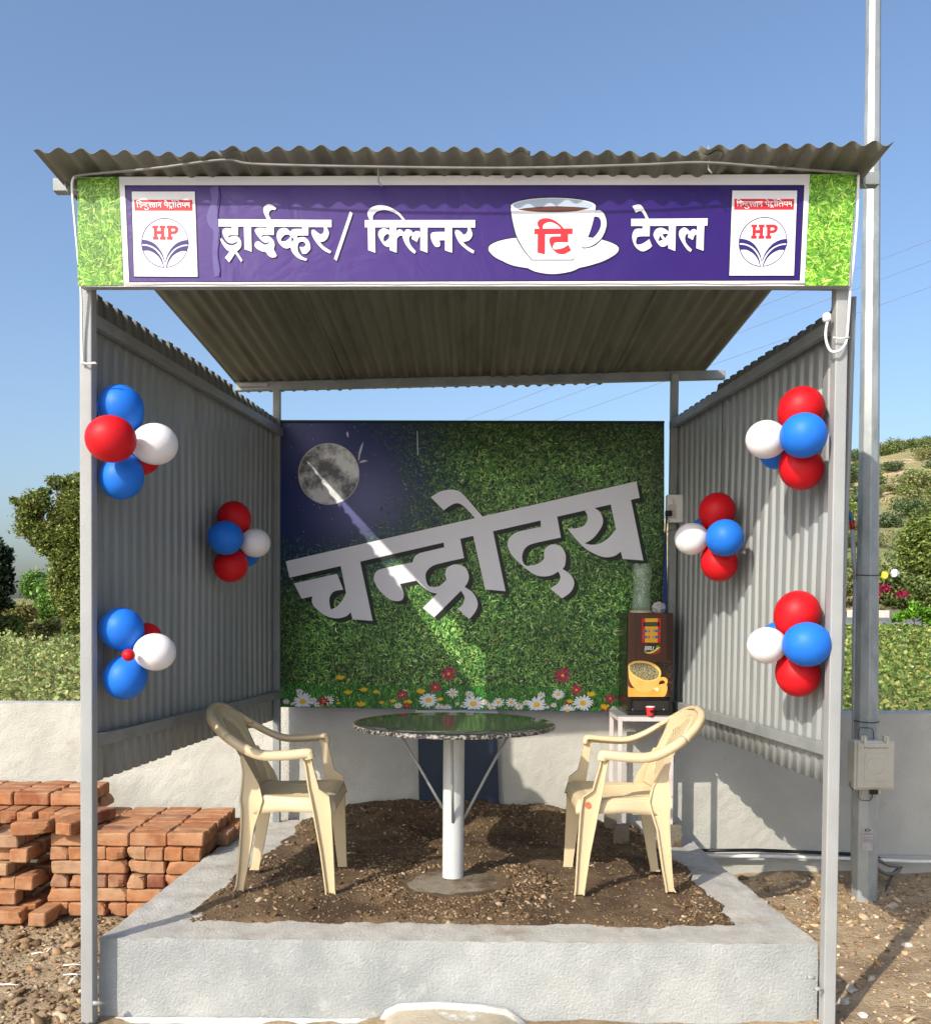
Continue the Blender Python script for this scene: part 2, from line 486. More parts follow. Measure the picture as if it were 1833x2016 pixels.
PITCHW = .0762
def interp1(tab, x):
    for (a, va), (b_, vb) in zip(tab, tab[1:]):
        if x <= b_: return va + (vb - va) * (x - a) / (b_ - a)
    return tab[-1][1]
def side_panel(f, b, zt0, zt1, zb0, zb1, inward, nsheet, lean=0.0):
    f = Vector(f); b = Vector(b)
    d = (b - f); L = d.length; d.normalize()
    n = Vector((-d.y, d.x)) * inward
    for k in range(nsheet):
        s0, s1 = L * k / nsheet - (.02 if k else 0), L * (k + 1) / nsheet + (.02 if k < nsheet - 1 else 0)
        ns = int((s1 - s0) / PITCHW * 20)
        off = .0025 * (k % 2); dz = [.0, .012, -.008, .006][k % 4]
        m = MB()
        def fn(i, j):
            s = s0 + (s1 - s0) * i
            ph = s / PITCHW * 2 * math.pi
            tt = (s / PITCHW) % 1.0; w = interp1(((0, -1), (.10, 1), (.62, 1), (.72, -1), (1, -1)), tt)
            p = f + d * s + n * (.0080 * w - off + .004 * nz(s * 2, j * 3, k))
            t = s / L
            zb = zb0 + (zb1 - zb0) * t + dz; zt = zt0 + (zt1 - zt0) * t + dz
            z = zb + (zt - zb) * j
            if j > .99: z += .004 * nz(s * 25, k)
            return (p.x + lean * (z - 1.45) * (1 - t), p.y, z)
        m.grid(fn, ns, 16)
        m.build('wall_sheet', MT['sheet'], sh, smooth=True, solid=.0012)
LF, LB = (-1.431, 3.555), (-1.128, 5.63)
RF, RB = (1.420, 3.555), (1.186, 5.40)
side_panel(LF, LB, 2.420, 2.362, .555, .585, -1, 3, -.002)
side_panel(RF, RB, 2.405, 2.345, .570, .592, 1, 3, .0186)
# rails on the inside of the panels
def rail(f, b, z0, z1, side, h=.046):
    f = Vector((f[0] + side * .034, f[1] - .02, z0)); b = Vector((b[0] + side * .034, b[1] - .03, z1))
    m = MB(); m.beam(f, b, .03, h)
    m.build('rail', MT['steel_dark'], sh, bevel=.003)
rail(LF, LB, 2.292, 2.272, 1); rail(LF, LB, .722, .728, 1)
rail(RF, RB, 2.31, 2.285, -1); rail(RF, RB, .705, .715, -1)

# roof: four overlapping corrugated sheets
QFL, QFR, QBL, QBR = Vector((-1.512, 3.31, 2.802)), Vector((1.463, 3.31, 2.812)), Vector((-1.372, 5.78, 2.552)), Vector((1.362, 5.55, 2.572))
cuts = [0, .232, .565, .79, 1.0]
offs = [(0, .0), (.004, .004), (.0, .006), (.016, .030)]
for k in range(4):
    a, b = cuts[k] - (.014 if k else 0), cuts[k + 1] + (.014 if k < 3 else 0)
    W = (QFR - QFL).length
    ns = int((b - a) * W / PITCHW * 10)
    m = MB()
    def fn(i, j):
        s = a + (b - a) * i
        lift = offs[k][0] + (offs[k][1] - offs[k][0]) * (i if k in (2, 3) else .5)
        p = QFL.lerp(QFR, s).lerp(QBL.lerp(QBR, s), j)
        lift += (.002 if k % 2 else 0) + .006 * nz(s * 9, j * 2, k)
        yo = (.02 * (k % 2) - .012) * (1 - j) + (.006 * nz(s * 30, k) if j < .01 else 0)
        return (p.x, p.y - yo, p.z + lift + (.0092) * math.sin(s * W / PITCHW * 2 * math.pi + .6) + (.008 * nz(s * 14, 5) if j < .05 else 0))
    m.grid(fn, ns, 24)
    m.build('roof_sheet', MT['roof'], sh, smooth=True, solid=.0015)
# beams
def bm(a, b, w, h, mat='steel_dark'):
    m = MB(); m.beam(a, b, w, h); return m.build('beam', MT[mat], sh, bevel=.003)
a, b = at(466, 762, 5.62), at(1427, 738, 5.385)
bm(a, b, .04, .05)
a, b = at(108, 367, 3.56), at(1728, 354, 3.56)
bm(a, b, .04, .048)
bm((-1.40, 3.545, 2.445), (1.40, 3.545, 2.44), .03, .03)
m = MB(); pp = at(500, 760, 5.585); m.box((pp.x, 5.585, pp.z + .006), (.17, .02, .018)); m.build('packing_strip', MT['steel_paint'], sh)
# hook bolts on the beam ends and roof
for u, v, y in ((129, 355, 3.53), (1700, 346, 3.53), (745, 340, 3.4), (1395, 315, 3.35)):
    q = at(u, v, y)
    m = MB(); m.tube([q + Vector((0, 0, .05)), q, q + Vector((0, 0, -.03)), q + Vector((.012, 0, -.045))], .0035, 6); m.build('hook_bolt', MT['galv'], sh, smooth=True)
# paint blobs and pins low on the front posts
for u, v in ((189, 1976), (1612, 1948), (1598, 1925)):
    q = atz(u, v, -.3); q = at(u, v, 3.47)
    m = MB(); m.tube([q + Vector((-.012, .0, 0)), q + Vector((.012, .012, -.006)), q + Vector((.02, .03, -.012))], [.008, .0075, .005], 7); m.build('wall_pin', MT['steel_paint'], sh, smooth=True)

# ------------------------------------------------------------------ flat print helpers
FS = 2970 / 1833.0
def parse(s):
    out = []
    for t in s.split():
        c = t.endswith('!')
        x, y = t.rstrip('!').split(',')
        out.append((float(x), float(y), c))
    return out
def smooth_poly(pts, n=5):
    res = []
    N = len(pts)
    for i in range(N):
        p1, p2 = pts[i], pts[(i + 1) % N]
        if p1[2] and p2[2]:
            res.append((p1[0], p1[1])); continue
        p0 = pts[i - 1] if not p1[2] else p1
        p3 = pts[(i + 2) % N] if not p2[2] else p2
        for k in range(n):
            t = k / n
            q = []
            for d in (0, 1):
                a, b, c, e = p0[d], p1[d], p2[d], p3[d]
                q.append(.5 * (2 * b + (c - a) * t + (2 * a - 5 * b + 4 * c - e) * t * t + (3 * b - a - 3 * c + e) * t ** 3))
            res.append(tuple(q))
    return res
class Printer:
    """draws flat print on a plane; px -> world through 'place', layers lie fractions of a mm apart"""
    def __init__(s, place, nrm):
        s.place = place; s.n = Vector(nrm); s.k = 0
    def poly(s, mb, shape, holes=(), lift=None, off=(0, 0)):
        P = shape if isinstance(shape, list) else smooth_poly(parse(shape))
        H = [h if isinstance(h, list) else smooth_poly(parse(h)) for h in holes]
        loops = [[Vector((x + off[0], y + off[1], 0)) for x, y in L] for L in [P] + H]
        tris = tessellate_polygon(loops)
        flat = [p for L in loops for p in L]
        if lift is None:
            s.k += 1; lift = .0006 + .00012 * s.k
        v = [s.place(p.x, p.y) + s.n * lift for p in flat]
        f = []
        for a, b, c in tris:
            nn = (v[b] - v[a]).cross(v[c] - v[a])
            f.append((a, b, c) if nn.dot(s.n) > 0 else (a, c, b))
        mb.add(v, f)
        return lift
    def stroke(s, mb, pts, w, lift=None):
        P = [Vector(p) for p in pts]
        L, Rr = [], []
        for i, p in enumerate(P):
            t = (P[min(i + 1, len(P) - 1)] - P[max(i - 1, 0)]).normalized()
            n = Vector((-t.y, t.x)) * (w / 2)
            e = t * (w * .3 if i == len(P) - 1 else (-w * .3 if i == 0 else 0))
            L.append(p + n + e); Rr.append(p - n + e)
        if lift is None:
            s.k += 1; lift = .0006 + .00012 * s.k
        v = [s.place(p.x, p.y) + s.n * lift for p in L + Rr]
        n = len(P)
        f = []
        for i in range(n - 1):
            q = (i, i + 1, n + i + 1, n + i)
            nn = (v[q[1]] - v[q[0]]).cross(v[q[2]] - v[q[0]])
            f.append(q if nn.dot(s.n) > 0 else tuple(reversed(q)))
        mb.add(v, f)
def ell(cx, cy, rx, ry, n=48, a0=0, a1=360):
    return [(cx + rx * math.cos(R(a0 + (a1 - a0) * i / n)), cy + ry * math.sin(R(a0 + (a1 - a0) * i / n))) for i in range(n)]
def arcpts(cx, cy, rx, ry, a0, a1, n=24):
    return [(cx + rx * math.cos(R(a0 + (a1 - a0) * i / n)), cy + ry * math.sin(R(a0 + (a1 - a0) * i / n))) for i in range(n + 1)]

def blades(N, place, nrm, colfn, rng, lmin, lmax, wmin, wmax, box, lift0=.0006, lift1=.0022, up=.0):
    """printed grass: N flat kite-shaped strokes; place maps (s,t) in 0..1 to the plane"""
    s = rng.random(N); t = rng.random(N)
    P0 = np.array(place(0, 0)); Px = np.array(place(1, 0)) - P0; Py = np.array(place(0, 1)) - P0; Pxy = np.array(place(1, 1)) - P0 - Px - Py
    Wd, Hd = np.linalg.norm(Px), np.linalg.norm(Py)
    ang = rng.random(N) * 2 * np.pi
    if up: ang = np.pi / 2 + rng.normal(0, up, N)
    ln = lmin + (lmax - lmin) * rng.random(N) ** 1.5
    wd_ = wmin + (wmax - wmin) * rng.random(N)
    dx, dy = np.cos(ang), np.sin(ang)
    bend = rng.normal(0, .25, N)
    def pt(al, ac):
        ss = s + (dx * al - dy * ac) / Wd; tt = t + (dy * al + dx * ac) / Hd
        ss = np.clip(ss, 0.001, .999); tt = np.clip(tt, 0.001, .999)
        return P0 + ss[:, None] * Px + tt[:, None] * Py + (ss * tt)[:, None] * Pxy
    a = pt(-ln / 2, bend * ln * .3); b = pt(0 * ln, -wd_ / 2); c = pt(ln / 2, bend * ln * .3); d = pt(0 * ln, wd_ / 2)
    lift = (lift0 + (lift1 - lift0) * np.arange(N) / N)[:, None] * np.array(nrm)[None]
    V = np.stack([a + lift, b + lift, c + lift, d + lift], 1).reshape(-1, 3)
    F = np.arange(4 * N).reshape(N, 4)
    C = colfn(s, t, np.arange(N) / N, rng)
    return V, F, np.repeat(C, 4, axis=0)

MT['print'] = Mcol('flex_print', rough=.42, spec=.35)
for nm, c, r_ in (('p_white', lin(226, 224, 226), .4), ('p_red', lin(212, 44, 52), .4), ('p_navy', lin(46, 34, 104), .4), ('p_dark', lin(34, 30, 58), .4),
                  ('p_grey', lin(206, 209, 216), .4), ('p_blue', lin(168, 182, 200), .4), ('p_coffee', lin(92, 50, 34), .4), ('p_lt', lin(216, 217, 222), .4)):
    MT[nm] = M(nm, c, tuple(x * .95 for x in c), 3, r_, spec=.35)

# ------------------------------------------------------------------ front sign
SY = 3.452
sign = thing('front_sign', (0, SY, 2.38), 'long purple fascia sign with white lettering, a teacup and two logos', 'sign')
FN = Vector((0, -1, 0))
bk = MB()
def fpx(u, v): return at(u / FS, v / FS, SY)
c4 = [fpx(247, 563), fpx(2736, 553), fpx(2712, 912), fpx(256, 914)]
bk.hexa([(c4[3].x, SY + .001, c4[3].z), (c4[2].x, SY + .001, c4[2].z), (c4[2].x, SY + .035, c4[2].z), (c4[3].x, SY + .035, c4[3].z),
         (c4[0].x, SY + .001, c4[0].z), (c4[1].x, SY + .001, c4[1].z), (c4[1].x, SY + .035, c4[1].z), (c4[0].x, SY + .035, c4[0].z)])
bk.build('frame', MT['steel_paint'], sign)
FP = Printer(fpx, FN)
def quad(P, mb, pts, lift=None):
    return P.poly(mb, [tuple(p) for p in pts], lift=lift)
m = MB(); quad(FP, m, [(380, 563), (2584, 555), (2566, 911), (396, 913)]); m.build('white_border', MT['p_white'], sign)
# purple field with faint creases, gloss reflection painted in as a paler left side
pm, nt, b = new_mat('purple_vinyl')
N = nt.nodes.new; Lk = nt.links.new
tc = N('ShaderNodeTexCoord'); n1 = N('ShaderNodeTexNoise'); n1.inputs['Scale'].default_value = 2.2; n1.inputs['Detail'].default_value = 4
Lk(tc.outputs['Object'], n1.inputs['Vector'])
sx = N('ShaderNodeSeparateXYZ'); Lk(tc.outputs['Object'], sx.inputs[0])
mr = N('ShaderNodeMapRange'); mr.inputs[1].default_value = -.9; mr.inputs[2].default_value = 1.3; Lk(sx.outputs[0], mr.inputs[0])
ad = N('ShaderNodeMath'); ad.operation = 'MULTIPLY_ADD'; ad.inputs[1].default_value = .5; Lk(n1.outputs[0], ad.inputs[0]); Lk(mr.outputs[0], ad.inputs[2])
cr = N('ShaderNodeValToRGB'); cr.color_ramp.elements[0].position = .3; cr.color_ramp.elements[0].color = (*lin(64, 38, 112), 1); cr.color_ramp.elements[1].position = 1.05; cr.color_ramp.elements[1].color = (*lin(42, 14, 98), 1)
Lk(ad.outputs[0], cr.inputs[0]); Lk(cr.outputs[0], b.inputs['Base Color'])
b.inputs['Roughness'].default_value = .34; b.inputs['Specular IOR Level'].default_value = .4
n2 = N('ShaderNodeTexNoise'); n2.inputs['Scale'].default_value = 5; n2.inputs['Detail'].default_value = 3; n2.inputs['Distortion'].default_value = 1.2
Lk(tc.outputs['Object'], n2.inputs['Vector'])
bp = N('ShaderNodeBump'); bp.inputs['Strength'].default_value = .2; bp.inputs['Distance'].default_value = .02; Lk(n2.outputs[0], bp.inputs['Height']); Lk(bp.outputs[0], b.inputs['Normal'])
m = MB(); quad(FP, m, [(398, 590), (2566, 589), (2552, 895), (412, 901)]); m.build('outline_band', MT['p_dark'], sign)
PUR = [(403, 594), (2562, 593), (2548, 891), (416, 897)]
m = MB()
lf = .0006 + .00012 * (FP.k + 1); FP.k += 12
def purfn(s, t):
    a = (PUR[0][0] + (PUR[1][0] - PUR[0][0]) * s, PUR[0][1] + (PUR[1][1] - PUR[0][1]) * s)
    c = (PUR[3][0] + (PUR[2][0] - PUR[3][0]) * s, PUR[3][1] + (PUR[2][1] - PUR[3][1]) * s)
    return fpx(a[0] + (c[0] - a[0]) * t, a[1] + (c[1] - a[1]) * t) + FN * lf
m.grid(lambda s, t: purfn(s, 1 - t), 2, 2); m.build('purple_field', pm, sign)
# a seam ridge and lifted edge of the vinyl
MT['p_purple2'] = M('vinyl_seam', lin(74, 58, 124), lin(84, 68, 134), 9, .35, spec=.5)
m = MB(); FP.poly(m, '672,600 700,598 693,660 700,720 696,790 702,880! 684,884! 678,800 682,740 668,720 660,690 676,640'); m.build('vinyl_seam', MT['p_purple2'], sign)
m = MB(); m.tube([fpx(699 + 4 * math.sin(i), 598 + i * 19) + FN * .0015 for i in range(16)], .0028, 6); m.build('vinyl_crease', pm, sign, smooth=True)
m = MB(); m.tube([fpx(398 + (2568 - 398) * i / 30, 905 - 2 * i / 30 + 1.5 * math.sin(i * 1.7)) + FN * .002 for i in range(31)], .004, 6); m.build('lower_trim', MT['white_plastic'], sign, smooth=True)

def zoomer(x0, y0, k):
    return lambda x, y: fpx(x0 + x * k, y0 + y * k)
def lettering(name, place, nrm, shapes, mat, shadow=None, off=(0, 0), parent=None, base=0):
    P = Printer(place, nrm); P.k = base
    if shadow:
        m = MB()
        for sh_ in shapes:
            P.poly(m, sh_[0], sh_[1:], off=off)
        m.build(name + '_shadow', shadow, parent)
    m = MB()
    for sh_ in shapes:
        P.poly(m, sh_[0], sh_[1:])
    return m.build(name, mat, parent)
KZ1 = 450 / 1833
W1 = [['72,242! 1540,252! 1541,348! 75,338!'],
      ['705,250! 670,180 655,120 672,75 725,48 775,62 822,100! 806,126! 770,120 738,140 726,185 757,250!'],
      ['245,330! 328,330! 328,452! 220,453 190,490! 240,468 300,462 345,492 370,545 362,610 312,662! 386,778! 368,800! 290,685! 214,803! 157,743! 218,665! 180,640 140,590 108,535 95,500! 115,492! 150,535 200,575 255,580 305,562 322,524! 280,552 235,558 185,535 145,475 125,410 140,370 180,358 245,360!'],
      ['402,330! 497,330! 505,668! 412,635!'],
      ['700,335! 793,335! 793,450! 655,450 630,480! 680,462 735,470 785,520 802,575 790,635! 830,715! 815,735 770,742 725,720 690,672! 620,655 560,615 543,575 560,540 600,532 640,560 680,575 720,560 738,525! 700,552 655,540 595,480 548,405 555,370 600,355 700,357!'],
      ['1008,410! 960,365 905,358 850,390 830,450 845,530 900,600 960,625 1010,608! 1030,670 1100,745 1180,778 1215,782! 1222,755! 1165,735 1115,680 1100,610 1115,555 1155,535 1195,550 1203,580 1185,603 1125,607! 1165,695! 1215,690 1260,640 1265,590 1240,520 1190,480 1140,478 1092,488! 1095,457! 1240,455! 1240,340! 1160,340! 1160,370! 1070,370 1030,380', '885,530! 890,495 925,455 975,443 1012,465! 985,500 940,530', '1020,475! 1055,503! 1024,545!'],
      ['1440,345! 1470,345 1500,395 1505,440 1480,500 1430,535 1388,538! 1430,590 1480,625 1537,660! 1523,690! 1450,655 1370,580 1300,480 1280,410 1290,385 1315,382 1350,410 1395,442! 1430,425 1443,390'],
      ['1780,145! 1815,170! 1608,785! 1572,758!']]
W2 = [['140,254! 1571,254! 1571,351! 140,349!'],
      ['205,258! 178,195 180,145 220,95 290,68 350,65 430,75 510,110 590,165 665,256! 630,256! 575,190 510,155 430,130 370,126 300,145 258,180 243,215 244,258!'],
      ['178,345! 270,345! 276,680! 183,645!'],
      ['460,345! 550,345! 550,398! 590,375 625,390 643,418! 670,385 700,375 740,390 768,425! 795,400 830,398 860,412! 860,345! 953,345! 953,680! 860,645! 860,465! 835,490 818,540! 745,498! 755,455! 730,460 712,505 730,570 765,620 803,662! 787,692! 730,650 670,570 635,490 630,460! 595,458 555,495! 552,680! 462,645! 462,598! 430,603 380,570 330,490 313,440 325,395 370,363 420,368 460,392!', '388,540! 382,490 405,450 435,435 458,445! 458,480! 430,515'],
      ['1180,345! 1271,345! 1273,680! 1180,648! 1180,517! 1105,517! 1115,560 1110,595 1085,605 1050,595 1010,530 992,460 1005,425 1050,410 1180,408!'],
      ['1472,345! 1500,345 1532,420 1530,465 1490,520 1415,540! 1460,590 1560,655! 1548,690! 1470,645 1370,555 1320,460 1310,405 1325,387 1350,387 1380,405 1420,447! 1455,430 1473,390']]
W4 = [['145,432! 1685,422! 1680,568! 145,578!'],
      ['168,178! 240,152 320,150 370,190 420,270 500,432! 440,436! 390,330 340,280 290,285 240,310!'],
      ['375,570! 520,570! 515,785! 300,790 250,840 242,920 270,952 340,945 430,900 507,842! 565,985! 500,1040 390,1088 300,1060 220,980 170,850 170,740 210,660 270,632 375,632!'],
      ['900,570! 1045,570! 1030,1082! 890,1028! 890,935! 840,980 760,995 680,930 600,790 600,720 640,650 720,613 800,625 860,660 900,700!', '685,890! 725,772! 782,855!', '770,748! 830,732 893,742! 825,830!'],
      ['1472,565! 1617,565! 1600,1078! 1455,1025! 1462,745! 1420,765 1385,862! 1283,805! 1300,735! 1250,750 1228,830 1260,940 1365,1052! 1338,1100! 1260,1040 1150,870 1105,750 1125,660 1200,610 1260,625 1330,692! 1370,650 1420,642 1472,672!']]
lettering('lettering', zoomer(680, 640, KZ1), FN, W1, MT['p_white'], MT['p_dark'], (9, 3), sign, 22)
lettering('lettering', zoomer(1130, 640, KZ1), FN, W2, MT['p_white'], MT['p_dark'], (9, 3), sign, 22)
lettering('lettering', zoomer(1990, 630, 290 / 1833), FN, W4, MT['p_white'], MT['p_dark'], (16, 3), sign, 22)
# teacup
CP = Printer(zoomer(1540, 620, KZ1), FN); CP.k = 20
def cup(shape, mat, name, holes=()):
    m = MB(); CP.poly(m, shape, holes); return m.build(name, mat, sign)
cupg = M('p_cupshade', lin(214, 216, 222), lin(198, 201, 210), 6, .4, lo=.3, hi=.7)
cup('62,715 80,660 200,590 450,552 900,540 1380,545 1600,590 1740,650 1777,710 1740,780 1600,870 1400,935 1260,965! 1150,1015 910,1047 700,1020 575,970! 380,930 200,850 100,775', MT['p_dark'], 'teacup_outline')
cup('75,715 100,660 220,605 450,565 900,555 1380,560 1580,600 1720,655 1765,708 1725,775 1580,860 1400,920 1250,955! 1140,1003 910,1035 700,1008 585,958! 380,920 210,840 110,770', MT['p_lt'], 'teacup_saucer')
cup('100,715 140,665 260,620 480,590 920,575 1360,585 1560,625 1690,670 1735,715 1650,775 1400,830 1160,850! 640,850! 420,828 230,785', MT['p_white'], 'teacup_saucer_well')
cup('110,770 240,820 460,868 700,890 920,893 1180,885 1420,850 1620,795 1725,760! 1600,850 1390,910 1180,945 920,955 640,940 380,905 200,840', cupg, 'teacup_saucer_shade')
cup('352,175! 365,120 600,45 915,30 1230,45 1440,95 1480,160! 1450,200! 1520,192 1585,240 1620,350 1610,455 1550,580 1460,665 1350,703 1275,700! 1170,860! 635,860! 520,720 425,545 375,350', MT['p_dark'], 'teacup_outline', ['1445,300! 1510,312 1532,370 1515,450 1455,540 1385,585 1310,600! 1385,500'])
cup('1425,225! 1510,205 1570,250 1605,350 1595,450 1540,570 1450,650 1350,690 1275,685! 1295,605! 1380,595 1460,540 1520,450 1535,370 1515,310 1470,290 1418,295!', cupg, 'teacup_handle')
cup('365,175! 370,230 390,350 440,540 530,710 640,850! 1165,850! 1290,690 1380,520 1445,300 1466,160!', cupg, 'teacup_body')
cup('365,175! 380,240 395,330! 430,300 900,330 1200,320 1420,270 1445,290! 1466,160!', MT['p_lt'], 'teacup_body_light')
cup(ell(915, 155, 550, 108, 56), MT['p_white'], 'teacup_rim')
cup(ell(915, 148, 520, 92, 56), MT['p_blue'], 'teacup_inside')
cup('450,200! 600,175 900,157 1200,165 1385,180! 1200,220 900,233 650,225', MT['p_coffee'], 'tea')
cup('645,440 665,423 690,418! 685,380 710,325 760,295 830,285 920,300 1000,350 1065,422! 1180,422 1193,440 1193,530 1175,548 1135,548! 1130,650! 1175,730 1170,750 1110,790 1040,808 970,795 900,745 865,690 838,620! 835,790 820,808 700,780 683,765 690,548! 650,545 640,525', MT['p_white'], 'letter_outline', ['835,545! 880,545! 845,590!', '805,425! 815,405 850,390 900,400 955,425!', '950,690! 945,665 975,650 1075,652! 1020,675'])
m = MB()
for s_ in ('670,448! 1167,445! 1165,520! 670,522!', '740,452! 715,410 710,370 740,330 800,312 860,315 930,340 1000,390 1055,450! 1020,450! 960,395 890,365 840,368 795,390 780,420 778,452!', '712,515! 810,515! 808,783! 710,762!',
           '1010,515! 1108,515! 1108,625! 950,628 915,665 912,700 935,717 1000,710 1060,690 1108,655! 1147,730! 1100,760 1040,782 970,770 920,730 880,670 863,600 880,560 920,550 1010,548!'):
    CP.poly(m, s_)
m.build('lettering', MT['p_red'], sign)
# the two white logo plates
Q0 = [(140, 138), (1446, 138), (1503, 1905), (190, 1897)]
def logo(x0, y0, k, Q):
    def place(x, y):
        # bilinear from the unit plate (0..1, 0..1) to the traced corners
        a = (Q[0][0] + (Q[1][0] - Q[0][0]) * x, Q[0][1] + (Q[1][1] - Q[0][1]) * x)
        c = (Q[3][0] + (Q[2][0] - Q[3][0]) * x, Q[3][1] + (Q[2][1] - Q[3][1]) * x)
        return fpx(x0 + (a[0] + (c[0] - a[0]) * y) * k, y0 + (a[1] + (c[1] - a[1]) * y) * k)
    # traced coordinates -> unit plate
    def un(p):
        y = (p[1] - 138) / 1762.0
        xl = 140 + 50 * y; xr = 1446 + 57 * y
        return ((p[0] - xl) / (xr - xl), y)
    P = Printer(place, FN); P.k = 22
    def put(mb, shape, holes=()):
        S = shape if isinstance(shape, list) else smooth_poly(parse(shape))
        Hs = [smooth_poly(parse(h)) if isinstance(h, str) else h for h in holes]
        P.poly(mb, [un(p) for p in S], [[un(p) for p in h] for h in Hs])
    m = MB(); P.poly(m, [(-.012, -.008), (1.012, -.008), (1.012, 1.008), (-.012, 1.008)]); m.build('logo_shadow', MT['p_dark'], sign)
    m = MB(); P.poly(m, [(0, 0), (1, 0), (1, 1), (0, 1)]); lp = m.build('logo_plate', MT['p_white'], sign)
    m = MB(); put(m, [(190, 310), (1400, 310), (1405, 538), (200, 538)]); m.build('name_bar', MT['p_red'], sign)
    m = MB(); put(m, ell(826, 1203, 490, 517, 72), [ell(828, 1203, 472, 498, 72)])
    for mir in (False, True):
        for s_ in ('350,1135! 480,1155 620,1225 720,1335 790,1460 833,1610! 838,1660! 780,1500 700,1380 600,1295 470,1240 337,1228!', '342,1258! 470,1272 600,1330 700,1430 770,1550 815,1718! 795,1690 740,1560 650,1450 530,1380 460,1365 385,1370!'):
            S = smooth_poly(parse(s_))
            if mir: S = [(1664 - x, y + 4) for x, y in S]
            put(m, S)
    m.build('emblem', MT['p_navy'], sign)
    m = MB(); put(m, '815,1640! 838,1600! 858,1640! 850,1735! 822,1735!'); m.build('emblem_gap', MT['p_white'], sign)
    m = MB()
    put(m, '568,845! 685,845! 685,900! 662,900! 662,958! 740,958! 740,900! 718,900! 718,845! 835,845! 835,900! 812,900! 815,1075! 845,1075! 845,1137! 727,1137! 727,1075! 750,1075! 750,1022! 665,1022! 665,1075! 692,1075! 692,1137! 578,1137! 578,1075! 603,1075! 597,900! 568,900!')
    put(m, '865,845! 1030,847 1095,885 1102,945 1075,995 1030,1018 958,1022! 962,1075! 988,1075! 988,1137! 873,1137! 873,1075! 897,1075! 890,900! 865,900!', ['958,905! 1012,905 1042,932 1012,962 956,965!'])
    m.build('lettering', MT['p_red'], sign)
    # small name above
    m = MB()
    def sm(p):        # strokes traced in the 210 px wide crop
        fx = 420 + p[0] * .11457; fy = 625 + p[1] * .11457
        return un(((fx - 400) / .15375, (fy - 590) / .15375))
    ST = ['150,200 850,200', '915,200 1645,200', '165,195 150,150 185,130 230,145 290,195', '170,200 185,330', '237,200 235,245 290,255 300,288 240,300 280,335', '312,252 382,245', '328,255 332,292', '445,200 438,238 390,248 385,290 440,300 458,278', '370,350 400,385 470,385 490,350 455,330',
          '520,200 502,248 560,262 562,205', '512,258 560,335', '645,238 598,242 590,272 632,330', '652,200 662,330', '705,200 713,335', '745,260 825,258', '755,262 770,300', '815,200 830,335', '925,145 970,150 1000,200', '935,200 945,270 1010,276', '1005,200 1020,335',
          '1085,205 1085,235 1055,262 1068,300 1130,300', '1110,305 1070,370', '1110,312 1145,370', '1175,200 1190,335', '1130,145 1170,152 1182,200', '1240,195 1210,150 1250,125 1310,150 1345,195', '1235,200 1245,335', '1332,335 1285,280 1300,242 1330,255 1350,242 1380,252', '1380,200 1392,335',
          '1430,200 1450,240 1420,265 1460,290 1510,270', '1505,200 1520,335', '1560,200 1566,270 1545,275', '1550,272 1630,268', '1612,200 1628,340']
    for s_ in ST:
        pts = [sm(tuple(map(float, q.split(',')))) for q in s_.split()]
        P.stroke(m, pts, .0195) if False else None
        # stroke width in unit-plate space (x and y differ): widen through world space
        wpts = [place(*p) for p in pts]
        L_, R_ = [], []
        for i, p in enumerate(wpts):
            t = (wpts[min(i + 1, len(wpts) - 1)] - wpts[max(i - 1, 0)]).normalized()
            n = Vector((-t.z, 0, t.x)) * .0015
            L_.append(p + n); R_.append(p - n)
        P.k += 1
        lift = FN * (.0006 + .00012 * P.k)
        v = [p + lift for p in L_ + R_]
        nn = len(wpts)
        m.add(v, [(i, i + 1, nn + i + 1, nn + i) for i in range(nn - 1)])
    m.build('lettering', MT['p_white'], sign)
logo(400, 590, .15375, Q0)
logo(2310, 590, .15375, [(165, 118), (1508, 118), (1440, 1880), (103, 1880)])
# grass-print ends
rng = np.random.default_rng(5)
def grass_lit(s, t, k, rng):
    n = len(s)
    base = np.array([lin(92, 150, 40), lin(130, 185, 62), lin(168, 208, 84), lin(66, 118, 30), lin(196, 222, 120)])
    w = rng.choice(5, n, p=[.34, .3, .16, .15, .05])
    c = base[w] * (.7 + .6 * rng.random(n))[:, None]
    blot = 1 + .25 * np.sin(s * 5 + t * 9) * np.cos(t * 6 - s * 3)
    return c * blot[:, None] * (.55 + .45 * k)[:, None]
for Q in (((248, 912), (394, 909), (247, 566), (380, 563)), ((2567, 911), (2706, 911), (2584, 555), (2735, 553))):
    m = MB(); FP.poly(m, [Q[0], Q[1], Q[3], Q[2]], lift=.0006); go = m.build('grass_print', M('green_print', lin(88, 142, 38), lin(120, 176, 58), 14, .45), sign)
    pl = lambda s, t, Q=Q: fpx(*( (Q[0][i] * (1 - s) + Q[1][i] * s) * (1 - t) + (Q[2][i] * (1 - s) + Q[3][i] * s) * t for i in (0, 1)))
    V, F, Cc = blades(2600, pl, FN, grass_lit, rng, .012, .045, .003, .007, None, .001, .002)
    o = np_mesh('printed_blades', V, F, MT['print'], go, col=Cc); o['kind'] = 'stuff'

